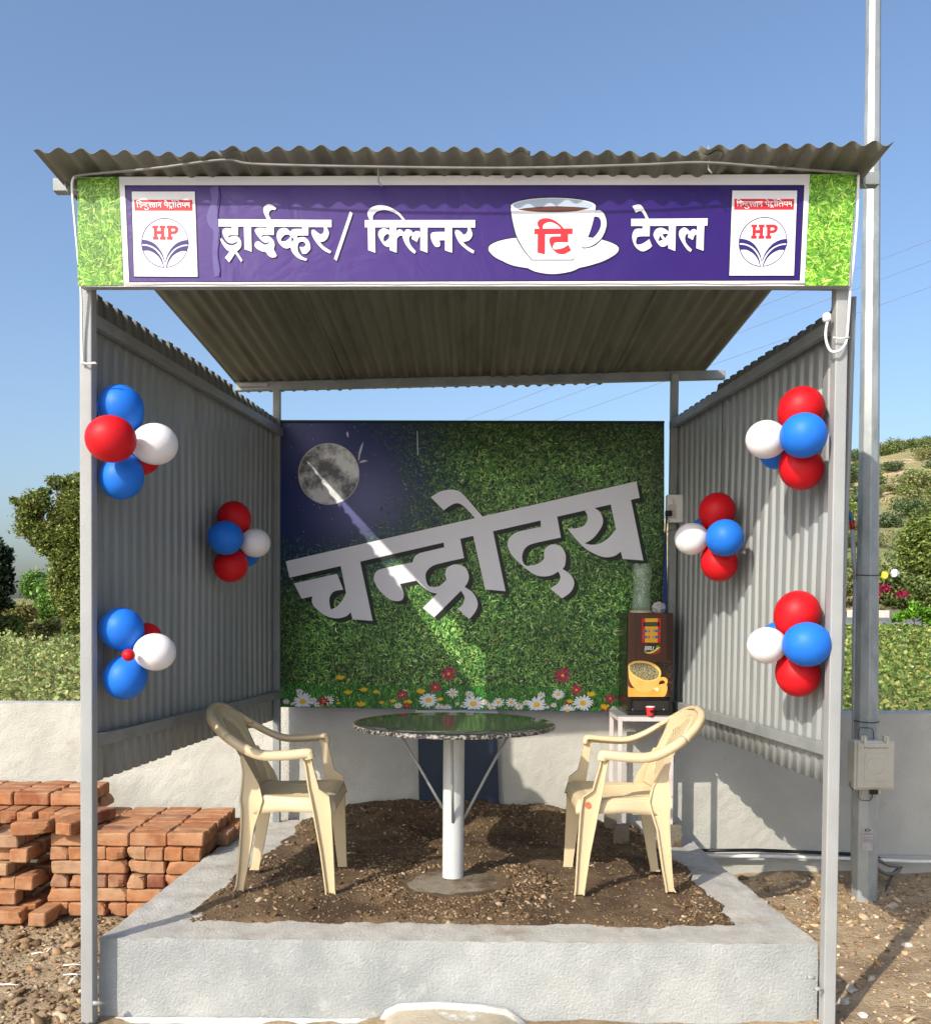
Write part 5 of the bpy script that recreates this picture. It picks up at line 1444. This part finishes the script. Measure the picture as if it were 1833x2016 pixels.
mr = N('ShaderNodeMapRange'); mr.inputs[1].default_value = .3; mr.inputs[2].default_value = .7; mr.inputs[3].default_value = .68; mr.inputs[4].default_value = 1.15
Lk(n1.outputs[0], mr.inputs[0])
mx = N('ShaderNodeVectorMath'); mx.operation = 'SCALE'; Lk(cr.outputs[0], mx.inputs[0]); Lk(mr.outputs[0], mx.inputs['Scale'])
dn = N('ShaderNodeTexNoise'); dn.inputs['Scale'].default_value = 9; dn.inputs['Detail'].default_value = 6; Lk(ad.outputs[0], dn.inputs['Vector'])
dm = N('ShaderNodeMapRange'); dm.inputs[1].default_value = .45; dm.inputs[2].default_value = .72; dm.inputs[4].default_value = .6; Lk(dn.outputs[0], dm.inputs[0])
dx_ = N('ShaderNodeMix'); dx_.data_type = 'RGBA'; Lk(dm.outputs[0], dx_.inputs[0]); Lk(mx.outputs[0], dx_.inputs[6]); dx_.inputs[7].default_value = (*lin(184, 150, 118), 1)
Lk(dx_.outputs[2], b.inputs['Base Color']); b.inputs['Roughness'].default_value = .92; b.inputs['Specular IOR Level'].default_value = .15
bp = N('ShaderNodeBump'); bp.inputs['Strength'].default_value = .7; bp.inputs['Distance'].default_value = .008; Lk(n1.outputs[0], bp.inputs['Height']); Lk(bp.outputs[0], b.inputs['Normal'])
BL_, BW_, BH_ = .186, .088, .066
def brick_mesh(seed):
    bm_ = bmesh.new()
    bmesh.ops.create_cube(bm_, size=1)
    for v in bm_.verts: v.co = Vector((v.co.x * BL_, v.co.y * BW_, v.co.z * BH_))
    bmesh.ops.bevel(bm_, geom=list(bm_.edges), offset=.006, segments=1, affect='EDGES')
    bmesh.ops.subdivide_edges(bm_, edges=[e for e in bm_.edges if e.calc_length() > .03], cuts=2, use_grid_fill=True)
    rg = random.Random(seed)
    o_ = Vector((seed * 3.1, seed * 1.7, 0))
    for v in bm_.verts:
        n = noise.noise_vector(v.co * 14 + o_) * .0042 + noise.noise_vector(v.co * 45 + o_) * .0016
        v.co += n
    # one or two chipped corners
    for k in range(rg.choice([1, 1, 2, 3])):
        c = Vector((rg.choice([-1, 1]) * BL_ / 2, rg.choice([-1, 1]) * BW_ / 2, rg.choice([-1, 1]) * BH_ / 2))
        for v in bm_.verts:
            d_ = (v.co - c).length
            if d_ < .042: v.co -= c.normalized() * (.042 - d_) * rg.uniform(.4, .8)
    me = bpy.data.meshes.new('brick'); bm_.to_mesh(me); bm_.free()
    me.materials.append(brm)
    return me
BM = [brick_mesh(i) for i in range(9)]
rb = random.Random(21)
def pile(label, loc, tiers):
    root = thing('brick_pile', loc, label, 'bricks', 'piles of red bricks beside the platform')
    return root
def lay(root, c, rz, tilt=(0, 0)):
    o = bpy.data.objects.new('brick', BM[rb.randrange(9)]); COL.objects.link(o); o.parent = root
    o.location = Vector(c) - ORG[root.name]
    o.rotation_euler = (tilt[0], tilt[1], rz + (math.pi if rb.random() < .5 else 0))
    return o
GZ = -.325; CHT = .0705
def stack(root, x0, x1, y0, y1, courses, first=0, skip_inner=True, lean=0.0, xr=None, front_jit=.01, base=GZ):
    """course-laid stack, only the visible outer bricks are laid"""
    for c in range(first, courses):
        z = base + CHT * (c + .5)
        X1 = x1 + (xr[c] if xr else 0)
        alongx = c % 2 == 1
        bl, bw = (BL_, BW_) if alongx else (BW_, BL_)
        sx_, sy_ = bl + .006, bw + .006
        nrow = max(1, int((y1 - y0) / sy_ + .2))
        for r_ in range(nrow):
            x = X1 - bl / 2
            yy = y0 + bw / 2 + r_ * sy_
            col_ = 0
            if alongx and r_ % 2: x -= BL_ * .45 * 0
            while x > x0:
                vis = r_ == 0 or col_ == 0 or c >= courses - 1 or (alongx and r_ <= 1)
                if vis:
                    jx, jy = rb.uniform(-.004, .004), rb.uniform(-front_jit, front_jit)
                    lay(root, (x + jx + lean * z, yy + jy, z + rb.uniform(-.001, .002)), (0 if alongx else math.pi / 2) + rb.uniform(-.06, .06))
                x -= sx_ + rb.uniform(0, .004); col_ += 1
# right-hand pile: six neat courses, lower courses step out to the right
p1 = pile('neat flat-topped pile of red bricks against the platform', (-1.7, 5.1, GZ), None)
stack(p1, -2.12, -1.315, 4.74, 5.46, 6, xr=[.0, .0, .0, .012, .0, .012])
for y in (5.10, 5.30):                       # bricks stepping out at the right rear
    lay(p1, (-1.285, y, KZ + .036), math.pi / 2 + rb.uniform(-.06, .06))
# left-hand pile: loose, stepped up towards the wall
p2 = pile('taller loose pile of red bricks stepping up at the left edge', (-2.4, 5.0, GZ), None)
stack(p2, -2.95, -2.16, 4.70, 5.5, 6, front_jit=.03, xr=[.03, -.06, .02, -.10, .0, -.05])
stack(p2, -2.95, -2.03, 4.90, 5.5, 7, first=6, front_jit=.02)
stack(p2, -2.95, -2.02, 5.05, 5.5, 8, first=7, front_jit=.02)
lay(p2, (-2.14, 4.70, GZ + CHT * 6.5), .03, (0, .05)); lay(p2, (-2.42, 4.74, GZ + CHT * 6.5), math.pi / 2 + .2)
lay(p2, (-1.96, 4.76, GZ + CHT * 6.45), math.pi / 2 - .25, (.05, 0)); lay(p2, (-2.03, 4.86, GZ + CHT * 6.6), .5, (.1, .15)); lay(p2, (-1.93, 4.98, GZ + CHT * 6.5), math.pi / 2 - .35)
lay(p2, (-2.6, 4.62, GZ + CHT * .5), .4); lay(p2, (-2.25, 4.64, GZ + CHT * .5), .08); lay(p2, (-2.06, 4.66, GZ + CHT * .5), 1.5)

# ------------------------------------------------------------------ loose stones and gravel (one sheet of loose stuff per area)
phi = (1 + 5 ** .5) / 2
ICO = np.array([(-1, phi, 0), (1, phi, 0), (-1, -phi, 0), (1, -phi, 0), (0, -1, phi), (0, 1, phi), (0, -1, -phi), (0, 1, -phi), (phi, 0, -1), (phi, 0, 1), (-phi, 0, -1), (-phi, 0, 1)]) / 1.902
ICF = np.array([(0, 11, 5), (0, 5, 1), (0, 1, 7), (0, 7, 10), (0, 10, 11), (1, 5, 9), (5, 11, 4), (11, 10, 2), (10, 7, 6), (7, 1, 8), (3, 9, 4), (3, 4, 2), (3, 2, 6), (3, 6, 8), (3, 8, 9), (4, 9, 5), (2, 4, 11), (6, 2, 10), (8, 6, 7), (9, 8, 1)])
MT['stone'] = Mcol('stones', rough=.9, spec=.2, bump=.4, bscale=160)
def stones(name, P, S, pal, seed, label, cat):
    rg = np.random.default_rng(seed)
    n = len(P)
    pl_n = rg.normal(0, 1, (n, 7, 3)); pl_n /= np.linalg.norm(pl_n, axis=2)[:, :, None]; dk = .45 + .5 * rg.random((n, 7))
    dots = np.einsum('vd,nkd->nvk', ICO, pl_n); rr = np.where(dots > .12, dk[:, None, :] / np.maximum(dots, .12), 9).min(2)
    V = ICO[None] * (np.minimum(rr, 1.5)[:, :, None] * (1 + rg.normal(0, .10, (n, 12, 1))))
    V = V * np.stack([1 + .35 * rg.random(n), .75 + .3 * rg.random(n), .45 + .3 * rg.random(n)], 1)[:, None, :]
    a = rg.random(n) * 2 * np.pi; ca, sa = np.cos(a), np.sin(a)
    X = V[:, :, 0] * ca[:, None] - V[:, :, 1] * sa[:, None]; Y = V[:, :, 0] * sa[:, None] + V[:, :, 1] * ca[:, None]
    tl = rg.normal(0, .35, n); Z = V[:, :, 2] + X * tl[:, None]
    V = np.stack([X, Y, Z], 2) * np.array(S)[:, None, None] + np.array(P)[:, None, :]
    F = (ICF[None] + (np.arange(n) * 12)[:, None, None]).reshape(-1, 3)
    pal = np.array([lin(*c) for c in pal])
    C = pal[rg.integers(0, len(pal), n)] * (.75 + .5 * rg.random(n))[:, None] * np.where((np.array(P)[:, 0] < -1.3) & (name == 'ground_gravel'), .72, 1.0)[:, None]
    o = np_mesh(name, V.reshape(-1, 3), F, MT['stone'], col=np.repeat(C, 12, axis=0))
    o['label'] = label; o['category'] = cat; o['kind'] = 'stuff'
    return o
rs = np.random.default_rng(3)
P, S = [], []
def inside_soil(x, y):
    t = (y - 3.70) / (5.6 - 3.70)
    return -1.13 + .15 * t < x < 1.12 - .09 * t and 0 < t < 1
while len(P) < 17000:
    st_ = (rs.uniform(.015, .985), rs.uniform(.012, 1.0)); q_ = soilpt(*st_); x, y = q_.x, q_.y
    d_ = math.hypot(x + .03, (y - 4.22) * 1.1)
    dens = .10 + .55 * max(0, nz(x, y, 3, 2.3)) + (1.0 if .26 < d_ < .46 and y < 4.5 else 0) + (.35 if x > .9 else 0) + (.25 if y > 5.2 else 0) + (.2 if y < 3.85 else 0)
    if (d_ < .25 and rs.random() > .06) or rs.random() > dens: continue
    s_ = float(np.clip(rs.lognormal(math.log(.0036), .55), .002, .016))
    P.append((x, y, q_.z + s_ * .1)); S.append(s_)
stones('soil_gravel', P, S, [(104, 84, 60), (118, 98, 74), (138, 118, 94), (88, 69, 48), (80, 62, 43), (110, 90, 66), (156, 138, 114), (92, 73, 50)], 1, 'grey-brown gravel scattered over the soil bed under the table', 'gravel')
P, S = [], []
while len(P) < 15000:
    left = rs.random() < .45
    x = rs.uniform(-3.0, -1.36) if left else rs.uniform(1.27, 3.0)
    y = rs.uniform(2.7, 4.75 if left else 5.42)
    if rs.random() > .30 + .6 * max(0, nz(x, y, 9, 2.0)) + (.3 if (not left and y > 4.5) else 0) + (.25 if left else 0): continue
    s_ = float(np.clip(rs.lognormal(math.log(.0050 if not left else .0062), .62), .002, .032))
    P.append((x, y, gz(x, y) + s_ * .12)); S.append(s_)
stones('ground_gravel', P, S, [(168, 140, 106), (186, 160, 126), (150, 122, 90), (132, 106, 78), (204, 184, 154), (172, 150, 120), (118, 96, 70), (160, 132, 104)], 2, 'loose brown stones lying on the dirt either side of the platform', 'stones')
# a few single rocks big enough to name
ROCK = [((1786, 1866), .05, (206, 200, 190)), ((1672, 1946), .055, (186, 176, 160)), ((1660, 1962), .05, (196, 190, 180)), ((1715, 1930), .04, (190, 180, 166)), ((1745, 1970), .03, (206, 186, 160)), ((1700, 1760), .04, (168, 140, 104)), ((1662, 1800), .05, (172, 142, 106)), ((1760, 1800), .06, (184, 170, 150)), ((1560, 1745), .045, (180, 160, 134)), ((90, 1868), .05, (170, 140, 108)), ((140, 1850), .06, (176, 146, 110)), ((60, 1900), .05, (158, 128, 96)), ((130, 1930), .045, (186, 164, 136)), ((30, 1960), .05, (164, 140, 112)), ((85, 1985), .06, (150, 126, 98)), ((20, 1850), .05, (150, 118, 84)), ((1700, 1990), .04, (210, 206, 198)), ((1800, 1940), .035, (200, 176, 146)), ((1770, 2000), .03, (180, 150, 118)), ((215, 1828), .03, (196, 112, 68))]
rk = bpy.data.materials.new('rock'); 
RKM = {}
for i, ((u, v), s_, c) in enumerate(ROCK):
    p_ = atz(u, v, -.30); p_.z = gz(p_.x, p_.y)
    bm_ = bmesh.new(); bmesh.ops.create_icosphere(bm_, subdivisions=2, radius=1)
    o_ = Vector((i * 2.3, i, 0))
    pl2 = [noise.random_unit_vector() for k in range(11)]; dk2 = [rb.uniform(.55, .95) for k in range(11)]
    for vv in bm_.verts:
        n = vv.co.copy()
        cut = min([1.25] + [dk_ / n.dot(pp_) for pp_, dk_ in zip(pl2, dk2) if n.dot(pp_) > .1])
        vv.co = n * cut; n = vv.co.copy()
        vv.co = Vector((n.x * 1.1, n.y * .8, n.z * .55)) * (s_ * .55) * (1 + .2 * noise.noise(n * 1.4 + o_) + .10 * noise.noise(n * 4 + o_))
    me = bpy.data.meshes.new('rock'); bm_.to_mesh(me); bm_.free()
    if c not in RKM: RKM[c] = M('rock_%d' % i, lin(*c), tuple(x * .75 for x in lin(*c)), 30, .9, bump=.7, bscale=90)
    me.materials.append(RKM[c])
    o = bpy.data.objects.new('rock', me); COL.objects.link(o); o.location = p_ + Vector((0, 0, s_ * .12)); o.rotation_euler.z = i * 1.3
    side = 'right' if u > 900 else 'left'
    tag(o, f'fist-sized stone on the bare dirt {side} of the platform', 'rock', f'stones on the dirt at {side}')
# white straws on the dirt at left
for i, (u0, v0, u1, v1) in enumerate(((62, 1873, 92, 1872), (90, 1872, 112, 1857), (125, 1902, 163, 1902), (125, 1917, 160, 1917), (135, 1930, 158, 1915), (0, 1937, 38, 1938))):
    a, b_ = atz(u0, v0, -.312), atz(u1, v1, -.312)
    a.z = gz(a.x, a.y) + .012; b_.z = gz(b_.x, b_.y) + .012
    m = MB(); m.tube([a, (a + b_) / 2 + Vector((0, 0, .003)), b_], .0032, 6)
    tag(m.build('drinking_straw', MT['white_plastic'], smooth=True), 'thin white stick lying on the stony dirt left of the platform', 'stick', 'white sticks on the dirt')

# ------------------------------------------------------------------ foliage
MT['leaf'] = Mcol('leaves', rough=.55, spec=.3, trans=.24)
MT['bark'] = M('bark', lin(96, 78, 58), lin(70, 56, 42), 14, .9, bump=.8, bscale=20, stretch=(1, 1, .25))
def leaf_arrays(P, size, rg, pal, up=.5, shade=None, aspect=.5):
    n = len(P)
    d_ = rg.normal(0, 1, (n, 3)); d_ /= np.linalg.norm(d_, axis=1)[:, None]
    nn = rg.normal(0, 1, (n, 3)) * (1 - up) + np.array([0, 0, 1]) * up * 1.5; nn /= np.linalg.norm(nn, axis=1)[:, None]
    a = np.cross(nn, d_); a /= np.linalg.norm(a, axis=1)[:, None] + 1e-9
    b_ = np.cross(nn, a)
    L = (size * (.6 + .8 * rg.random(n)))[:, None]; W = L * aspect
    V = np.stack([P - a * L * .5, P - b_ * W * .5 + nn * L * .08, P + a * L * .5, P + b_ * W * .5 + nn * L * .08], 1)
    pal = np.array([lin(*c) for c in pal])
    C = pal[rg.integers(0, len(pal), n)] * (.7 + .6 * rg.random(n))[:, None]
    return V.reshape(-1, 3), np.arange(4 * n).reshape(n, 4), np.repeat(C, 4, axis=0)
def clump_pts(clumps, n, rg, shell=.55):
    """points through ellipsoidal clumps, denser near their surface"""
    vol = np.array([c[3] * c[4] * c[5] for c in clumps]) ** .75; vol /= vol.sum()
    k = rg.choice(len(clumps), n, p=vol)
    C = np.array(clumps)[k]
    d_ = rg.normal(0, 1, (n, 3)); d_ /= np.linalg.norm(d_, axis=1)[:, None]
    r_ = (shell + (1 - shell) * rg.random(n)) ** 1.0 * (1 + rg.normal(0, .17, n))
    return C[:, :3] + d_ * r_[:, None] * C[:, 3:6]
def tree(name, base, clumps, nleaf, size, pal, seed, label, cat='tree', group=None, trunk=.12, limbs=True):
    rg = np.random.default_rng(seed)
    root = thing(name, base, label, cat, group)
    base = Vector(base)
    P = clump_pts([(c[0] + base.x, c[1] + base.y, c[2] + base.z, *c[3:]) for c in clumps], nleaf, rg)
    V, F, C = leaf_arrays(P, np.full(nleaf, size), rg, pal)
    np_mesh('crown', V, F, MT['leaf'], root, col=C)
    m = MB()
    top = max(c[2] for c in clumps)
    cx = sum(c[0] for c in clumps) / len(clumps) * .3
    m.tube([base + Vector((0, 0, -.3)), base + Vector((cx * .3, 0, top * .3)), base + Vector((cx * .7, .05, top * .6)), base + Vector((cx, 0, top * .9))], [trunk, trunk * .8, trunk * .55, trunk * .2], 8)
    if limbs:
        for c in clumps:
            s0 = base + Vector((cx * .5, 0, min(top * .45, c[2] * .6)))
            e = base + Vector(c[:3])
            m.tube([s0, s0.lerp(e, .5) + Vector((0, 0, .1 * trunk / .12)), e], [trunk * .45, trunk * .28, trunk * .1], 6)
    m.build('trunk', MT['bark'], root, smooth=True)
    return root
def px_clumps(base, lst, depth):
    """clumps given as (u, v, radius px x, radius px y) at a depth"""
    out = []
    for u, v, rx, ry in lst:
        p_ = at(u, v, depth) - Vector(base)
        k = depth / FPX
        dy = rnd.uniform(-.35, .35) * rx * k
        out.append((p_.x, p_.y + dy, p_.z, rx * k, (rx + ry) / 2 * k, ry * k))
    return out
G1 = [(112, 126, 60), (136, 148, 74), (94, 107, 48), (154, 162, 90), (80, 92, 42), (122, 132, 68)]
G2 = [(44, 62, 40), (56, 76, 50), (34, 50, 34), (76, 92, 70)]
G3 = [(96, 136, 58), (118, 158, 70), (78, 116, 48), (134, 168, 86)]
G4 = [(132, 142, 82), (150, 154, 94), (110, 122, 66), (164, 156, 104), (176, 154, 100)]
gl = lambda x, y: Vector((x, y, gz(x, y)))
b0 = gl(at(130, 1260, 26).x, 26)
tree('feathery_tree', b0, px_clumps(b0, [(120, 1010, 34, 26), (75, 990, 30, 24), (145, 975, 34, 30), (165, 1000, 40, 34), (55, 1010, 28, 26), (40, 990, 14, 9), (28, 985, 10, 7), (85, 968, 16, 9), (112, 950, 20, 14), (150, 945, 26, 15), (60, 1040, 34, 24), (100, 1055, 36, 30), (140, 1060, 36, 34), (175, 1055, 36, 40), (125, 1105, 26, 34), (155, 1120, 30, 40), (185, 1120, 34, 46), (110, 1150, 16, 26), (140, 1180, 30, 36), (170, 1190, 34, 40), (200, 1000, 50, 50), (90, 1080, 18, 16), (70, 1068, 16, 10)], 26), 52000, .090, G1, 41, 'tall feathery olive-green tree beyond the left wall', trunk=.16)
b0 = gl(at(-20, 1240, 22).x, 22)
tree('dark_tree', b0, px_clumps(b0, [(5, 1100, 22, 20), (-15, 1080, 26, 22), (12, 1085, 12, 9), (0, 1130, 24, 26), (-20, 1140, 34, 34), (12, 1160, 18, 14), (-10, 1180, 28, 26), (-60, 1120, 50, 60), (20, 1190, 10, 10)], 22), 16000, .12, G2, 42, 'dark-leaved tree cut off by the left picture edge', trunk=.14)
for i, (u, v, rx, ry, dp, pal, nm, lb) in enumerate(((75, 1150, 34, 34, 34, G3, 'green_bush', 'bright green bushy tree behind the feathery tree'), (40, 1215, 44, 30, 28, G4, 'scrub_bush', 'olive scrub bush at the far side of the left field'), (105, 1190, 36, 40, 30, G3, 'green_bush', 'bright green bush in front of the feathery tree trunk'),
                                                      (85, 1235, 40, 26, 24, G4, 'scrub_bush', 'brownish scrub bush at the edge of the left field'), (150, 1235, 40, 28, 25, G1, 'scrub_bush', 'dark olive bush below the feathery tree'), (-40, 1210, 60, 40, 26, G4, 'scrub_bush', 'olive scrub bush left of the picture edge'), (12, 1235, 36, 28, 22.5, G1, 'scrub_bush', 'olive bush below the dark-leaved tree'))):
    b0 = gl(at(u, v, dp).x, dp)
    L = [(u + rnd.uniform(-.5, .5) * rx, v + rnd.uniform(-.4, .6) * ry, rx * rnd.uniform(.4, .65), ry * rnd.uniform(.4, .65)) for k in range(9)]
    tree(nm, b0, px_clumps(b0, L, dp), 9000, .10, pal, 50 + i, lb, 'bush', 'bushes along the left field', trunk=.06)
for i in range(16):       # hedge of scrub closing the far side of the field behind the shelter
    x = -26 + i * 2.6 + rnd.uniform(-.6, .6); y = 30 + rnd.uniform(-1.5, 2)
    if x > -10 or x < -20: continue
    b0 = gl(x, y)
    L = [(rnd.uniform(-1, 1), rnd.uniform(-.6, .6), rnd.uniform(.5, 2.0 if x < -8 else 1.2), rnd.uniform(.6, 1.0), .8, rnd.uniform(.5, .8)) for k in range(8)]
    tree('scrub_bush', b0, L, 1800, .22, [G1, G4, G3][i % 3], 80 + i, 'olive scrub bush in the row beyond the field', 'bush', 'scrub row beyond the field', trunk=.06)

# crop field behind the wall: one mass of leaves
rg = np.random.default_rng(77)
def field(name, n, xr_, yr_, wall_y, pal, label, hgt, bias):
    x = rg.uniform(*xr_, n); y = yr_[0] + (yr_[1] - yr_[0]) * rg.random(n) ** bias
    x = x * (.35 + .65 * y / yr_[1]) if xr_[0] < -5 else x * (.30 + .70 * y / yr_[1]) + 1.2
    gzv = np.array([gz(float(a), float(b_)) for a, b_ in zip(x, y)])
    top = hgt * (.74 + .55 * np.array([nz(float(a), float(b_), 1, .9) for a, b_ in zip(x, y)]) + .42 * np.array([nz(float(a), float(b_), 4, 3.1) for a, b_ in zip(x, y)]))
    top = top * (1 - .78 * np.clip((y - 7) / 15, 0, 1)) if xr_[0] > -5 else top
    z = gzv + top * (1 - .75 * rg.random(n) ** 1.6) + .10 * rg.exponential(1, n) * (rg.random(n) < .12) * np.clip(9 / y, .3, 1)
    P = np.stack([x, y, z], 1)
    V, F, C = leaf_arrays(P, .024 + .0030 * y, rg, pal, up=.35, aspect=.65)
    o = np_mesh(name, V, F, MT['leaf'], col=C)
    o['label'] = label; o['category'] = 'plants'; o['kind'] = 'stuff'
    return o
GF = [(132, 150, 84), (156, 170, 102), (110, 128, 66), (172, 180, 118), (142, 134, 84)]
GF2 = [(112, 140, 64), (134, 158, 78), (92, 120, 52), (154, 166, 88), (172, 170, 98), (104, 128, 64)]
field('left_crop', 110000, (-15, -.5), (5.95, 23), 5.7, GF, 'leafy green crop growing behind the left stretch of wall', .72, .8)
field('right_crop', 120000, (0, 15), (5.85, 26.5), 4.9, GF2, 'leafy green weeds growing behind the right stretch of wall', .70, .75)
# white flower heads among the right weeds
for i in range(9):
    u, v = rnd.uniform(1652, 1830), rnd.uniform(1240, 1330)
    p_ = at(u, v, rnd.uniform(6, 9))
    m = MB(); m.lathe(p_, [(.001, -.006), (.011, 0), (.007, .006), (.001, .008)], 8)
    tag(m.build('white_flower', MT['fl_w'], smooth=True), 'tiny white flower head among the right-hand weeds', 'flower', 'white flowers in the weeds')

# hillside shrubs and trees: a few meshes shared by many single shrubs
def shrub_mesh(seed, pal, n=1300):
    rg = np.random.default_rng(seed)
    L = [(rg.uniform(-.55, .55), rg.uniform(-.5, .5), rg.uniform(.25, .75), rg.uniform(.3, .55), rg.uniform(.3, .5), rg.uniform(.22, .4)) for k in range(8)]
    P = clump_pts(L, n, rg)
    V, F, C = leaf_arrays(P, np.full(n, .105), rg, pal, aspect=.7)
    o = np_mesh('crown', V, F, MT['leaf'], col=C, L=Vector((0, 0, 0)))
    me = o.data; bpy.data.objects.remove(o); return me
PH = [[(110, 130, 72), (128, 146, 82), (94, 114, 62), (142, 154, 94)], [(140, 146, 94), (158, 156, 106), (122, 128, 80)], [(96, 116, 76), (84, 104, 66), (112, 130, 86)], [(130, 150, 78), (150, 164, 90), (114, 132, 66)]]
SHM = [shrub_mesh(200 + i, PH[i % 4]) for i in range(8)]
tm = MB(); tm.tube([(0, 0, -.2), (.02, 0, .25), (0, .02, .6)], [.06, .045, .02], 6)
to = tm.build('trunk', MT['bark'], None, smooth=True); to_me = to.data; bpy.data.objects.remove(to)
cnt = 0
def hill_label(a, y, s_):
    u = CU + FPX * a
    side = 'left of the pole' if u < 1700 else ('just right of the pole' if u < 1780 else 'far right of the pole')
    lev = 'at the foot of the hill' if y < 62 else ('halfway up the hill' if y < 100 else 'near the crest of the hill')
    return f"{'large' if s_ > 1.6 else 'small'} green shrub {lev}, {side}"
rh = random.Random(9)
for k in range(1100):
    y = 37 + 112 * rh.random() ** 1.1
    if k < 70: y = rh.uniform(122, 150)
    a = rh.uniform(.365, .54)
    x = a * y
    if k >= 70 and nz(x, y, 1, .075) < -.12 + .06 * (k % 4) and rh.random() < .8: continue
    if cnt >= 250: break
    s_ = rh.uniform(.8, 1.9) * (1 + .25 * (y / 140))
    root = thing('hill_shrub', (x, y, hz(x, y) - .15 * s_), hill_label(a, y, s_), 'shrub', 'shrubs on the hillside')
    root.scale = (s_, s_, s_ * rh.uniform(.75, 1.1)); root.rotation_euler.z = rh.uniform(0, 6.28)
    c = bpy.data.objects.new('crown', SHM[rh.randrange(8)]); COL.objects.link(c); c.parent = root
    if s_ > 1.5:
        t = bpy.data.objects.new('trunk', to_me); COL.objects.link(t); t.parent = root
    cnt += 1
# flat-topped tree on the crest
cb = Vector((.456 * 141, 141, hz(.456 * 141, 141)))
tree('crest_tree', cb, px_clumps(cb, [(1745, 905, 12, 14), (1755, 893, 16, 9), (1768, 888, 16, 7), (1780, 884, 12, 6), (1745, 915, 10, 12), (1790, 880, 8, 4)], 141), 1500, .7, PH[2], 301, 'dark flat-topped tree standing on the crest of the hill', trunk=.3)
# roadside growth right of the pole
def roadside(u, v, lst, dp, n, size, pal, seed, nm, lb, cat='bush'):
    b0 = Vector((at(u, v, dp).x, dp, hz(at(u, v, dp).x, dp) if dp > 34 else gz(at(u, v, dp).x, dp)))
    return tree(nm, b0, px_clumps(b0, lst, dp), n, size, pal, seed, lb, cat, trunk=.08 if cat != 'plant' else .012)
roadside(1805, 1190, [(1795, 1060, 24, 24), (1815, 1040, 26, 24), (1830, 1075, 30, 34), (1800, 1095, 28, 26), (1785, 1085, 16, 16), (1825, 1110, 34, 26), (1850, 1050, 34, 40), (1800, 1030, 14, 12), (1840, 1150, 40, 34)], 37, 14000, .17, PH[3], 310, 'roadside_tree', 'bushy light green roadside tree at the right picture edge', 'tree')
roadside(1770, 1195, [(1760, 1150, 26, 22), (1790, 1160, 30, 24), (1820, 1165, 30, 26), (1735, 1165, 18, 18), (1775, 1185, 40, 18), (1712, 1172, 12, 16)], 36, 9000, .15, PH[0], 311, 'roadside_bush', 'dense green roadside bush behind the kerb stones')
roadside(1705, 1195, [(1708, 1180, 10, 12), (1722, 1172, 10, 12), (1740, 1160, 14, 9), (1775, 1170, 14, 8), (1690, 1160, 6, 7)], 35, 500, .14, [(186, 36, 96), (160, 30, 80), (176, 60, 90)], 312, 'bougainvillea', 'magenta bougainvillea blossom behind the kerb by the pole')
roadside(1665, 1195, [(1662, 1160, 18, 16), (1650, 1175, 24, 16), (1678, 1175, 16, 14)], 36, 2600, .15, G4, 313, 'roadside_bush', 'brownish roadside bush left of the galvanised pole')
roadside(1800, 1225, [(1790, 1210, 22, 8), (1820, 1205, 24, 8), (1770, 1218, 14, 5), (1835, 1220, 20, 8), (1800, 1192, 10, 6)], 24, 1100, .16, [(120, 172, 52), (140, 190, 70), (100, 150, 44)], 314, 'weed_plant', 'bright green weed overlapping the road at right', 'plant')
for (u, v, c, lb) in ((1742, 1133, (226, 206, 70), 'yellow plastic bag caught on the roadside bush'), (1762, 1128, (222, 222, 224), 'white plastic bag caught on the roadside bush')):
    p_ = at(u, v, 35.4)
    bm_ = bmesh.new(); bmesh.ops.create_icosphere(bm_, subdivisions=2, radius=1)
    for vv in bm_.verts:
        vv.co = Vector((vv.co.x * (.11 if c[2] < 100 else .15), vv.co.y * .12, vv.co.z * .14)) * (1 + .7 * noise.noise(vv.co * 2 + Vector((u, 0, 0))))
    me = bpy.data.meshes.new('plastic_bag'); bm_.to_mesh(me); bm_.free(); me.materials.append(M('bag_%d' % u, lin(*c), tuple(x * .8 for x in lin(*c)), 5, .5))
    o = bpy.data.objects.new('plastic_bag', me); COL.objects.link(o); o.location = p_
    tag(o, lb, 'plastic bag')
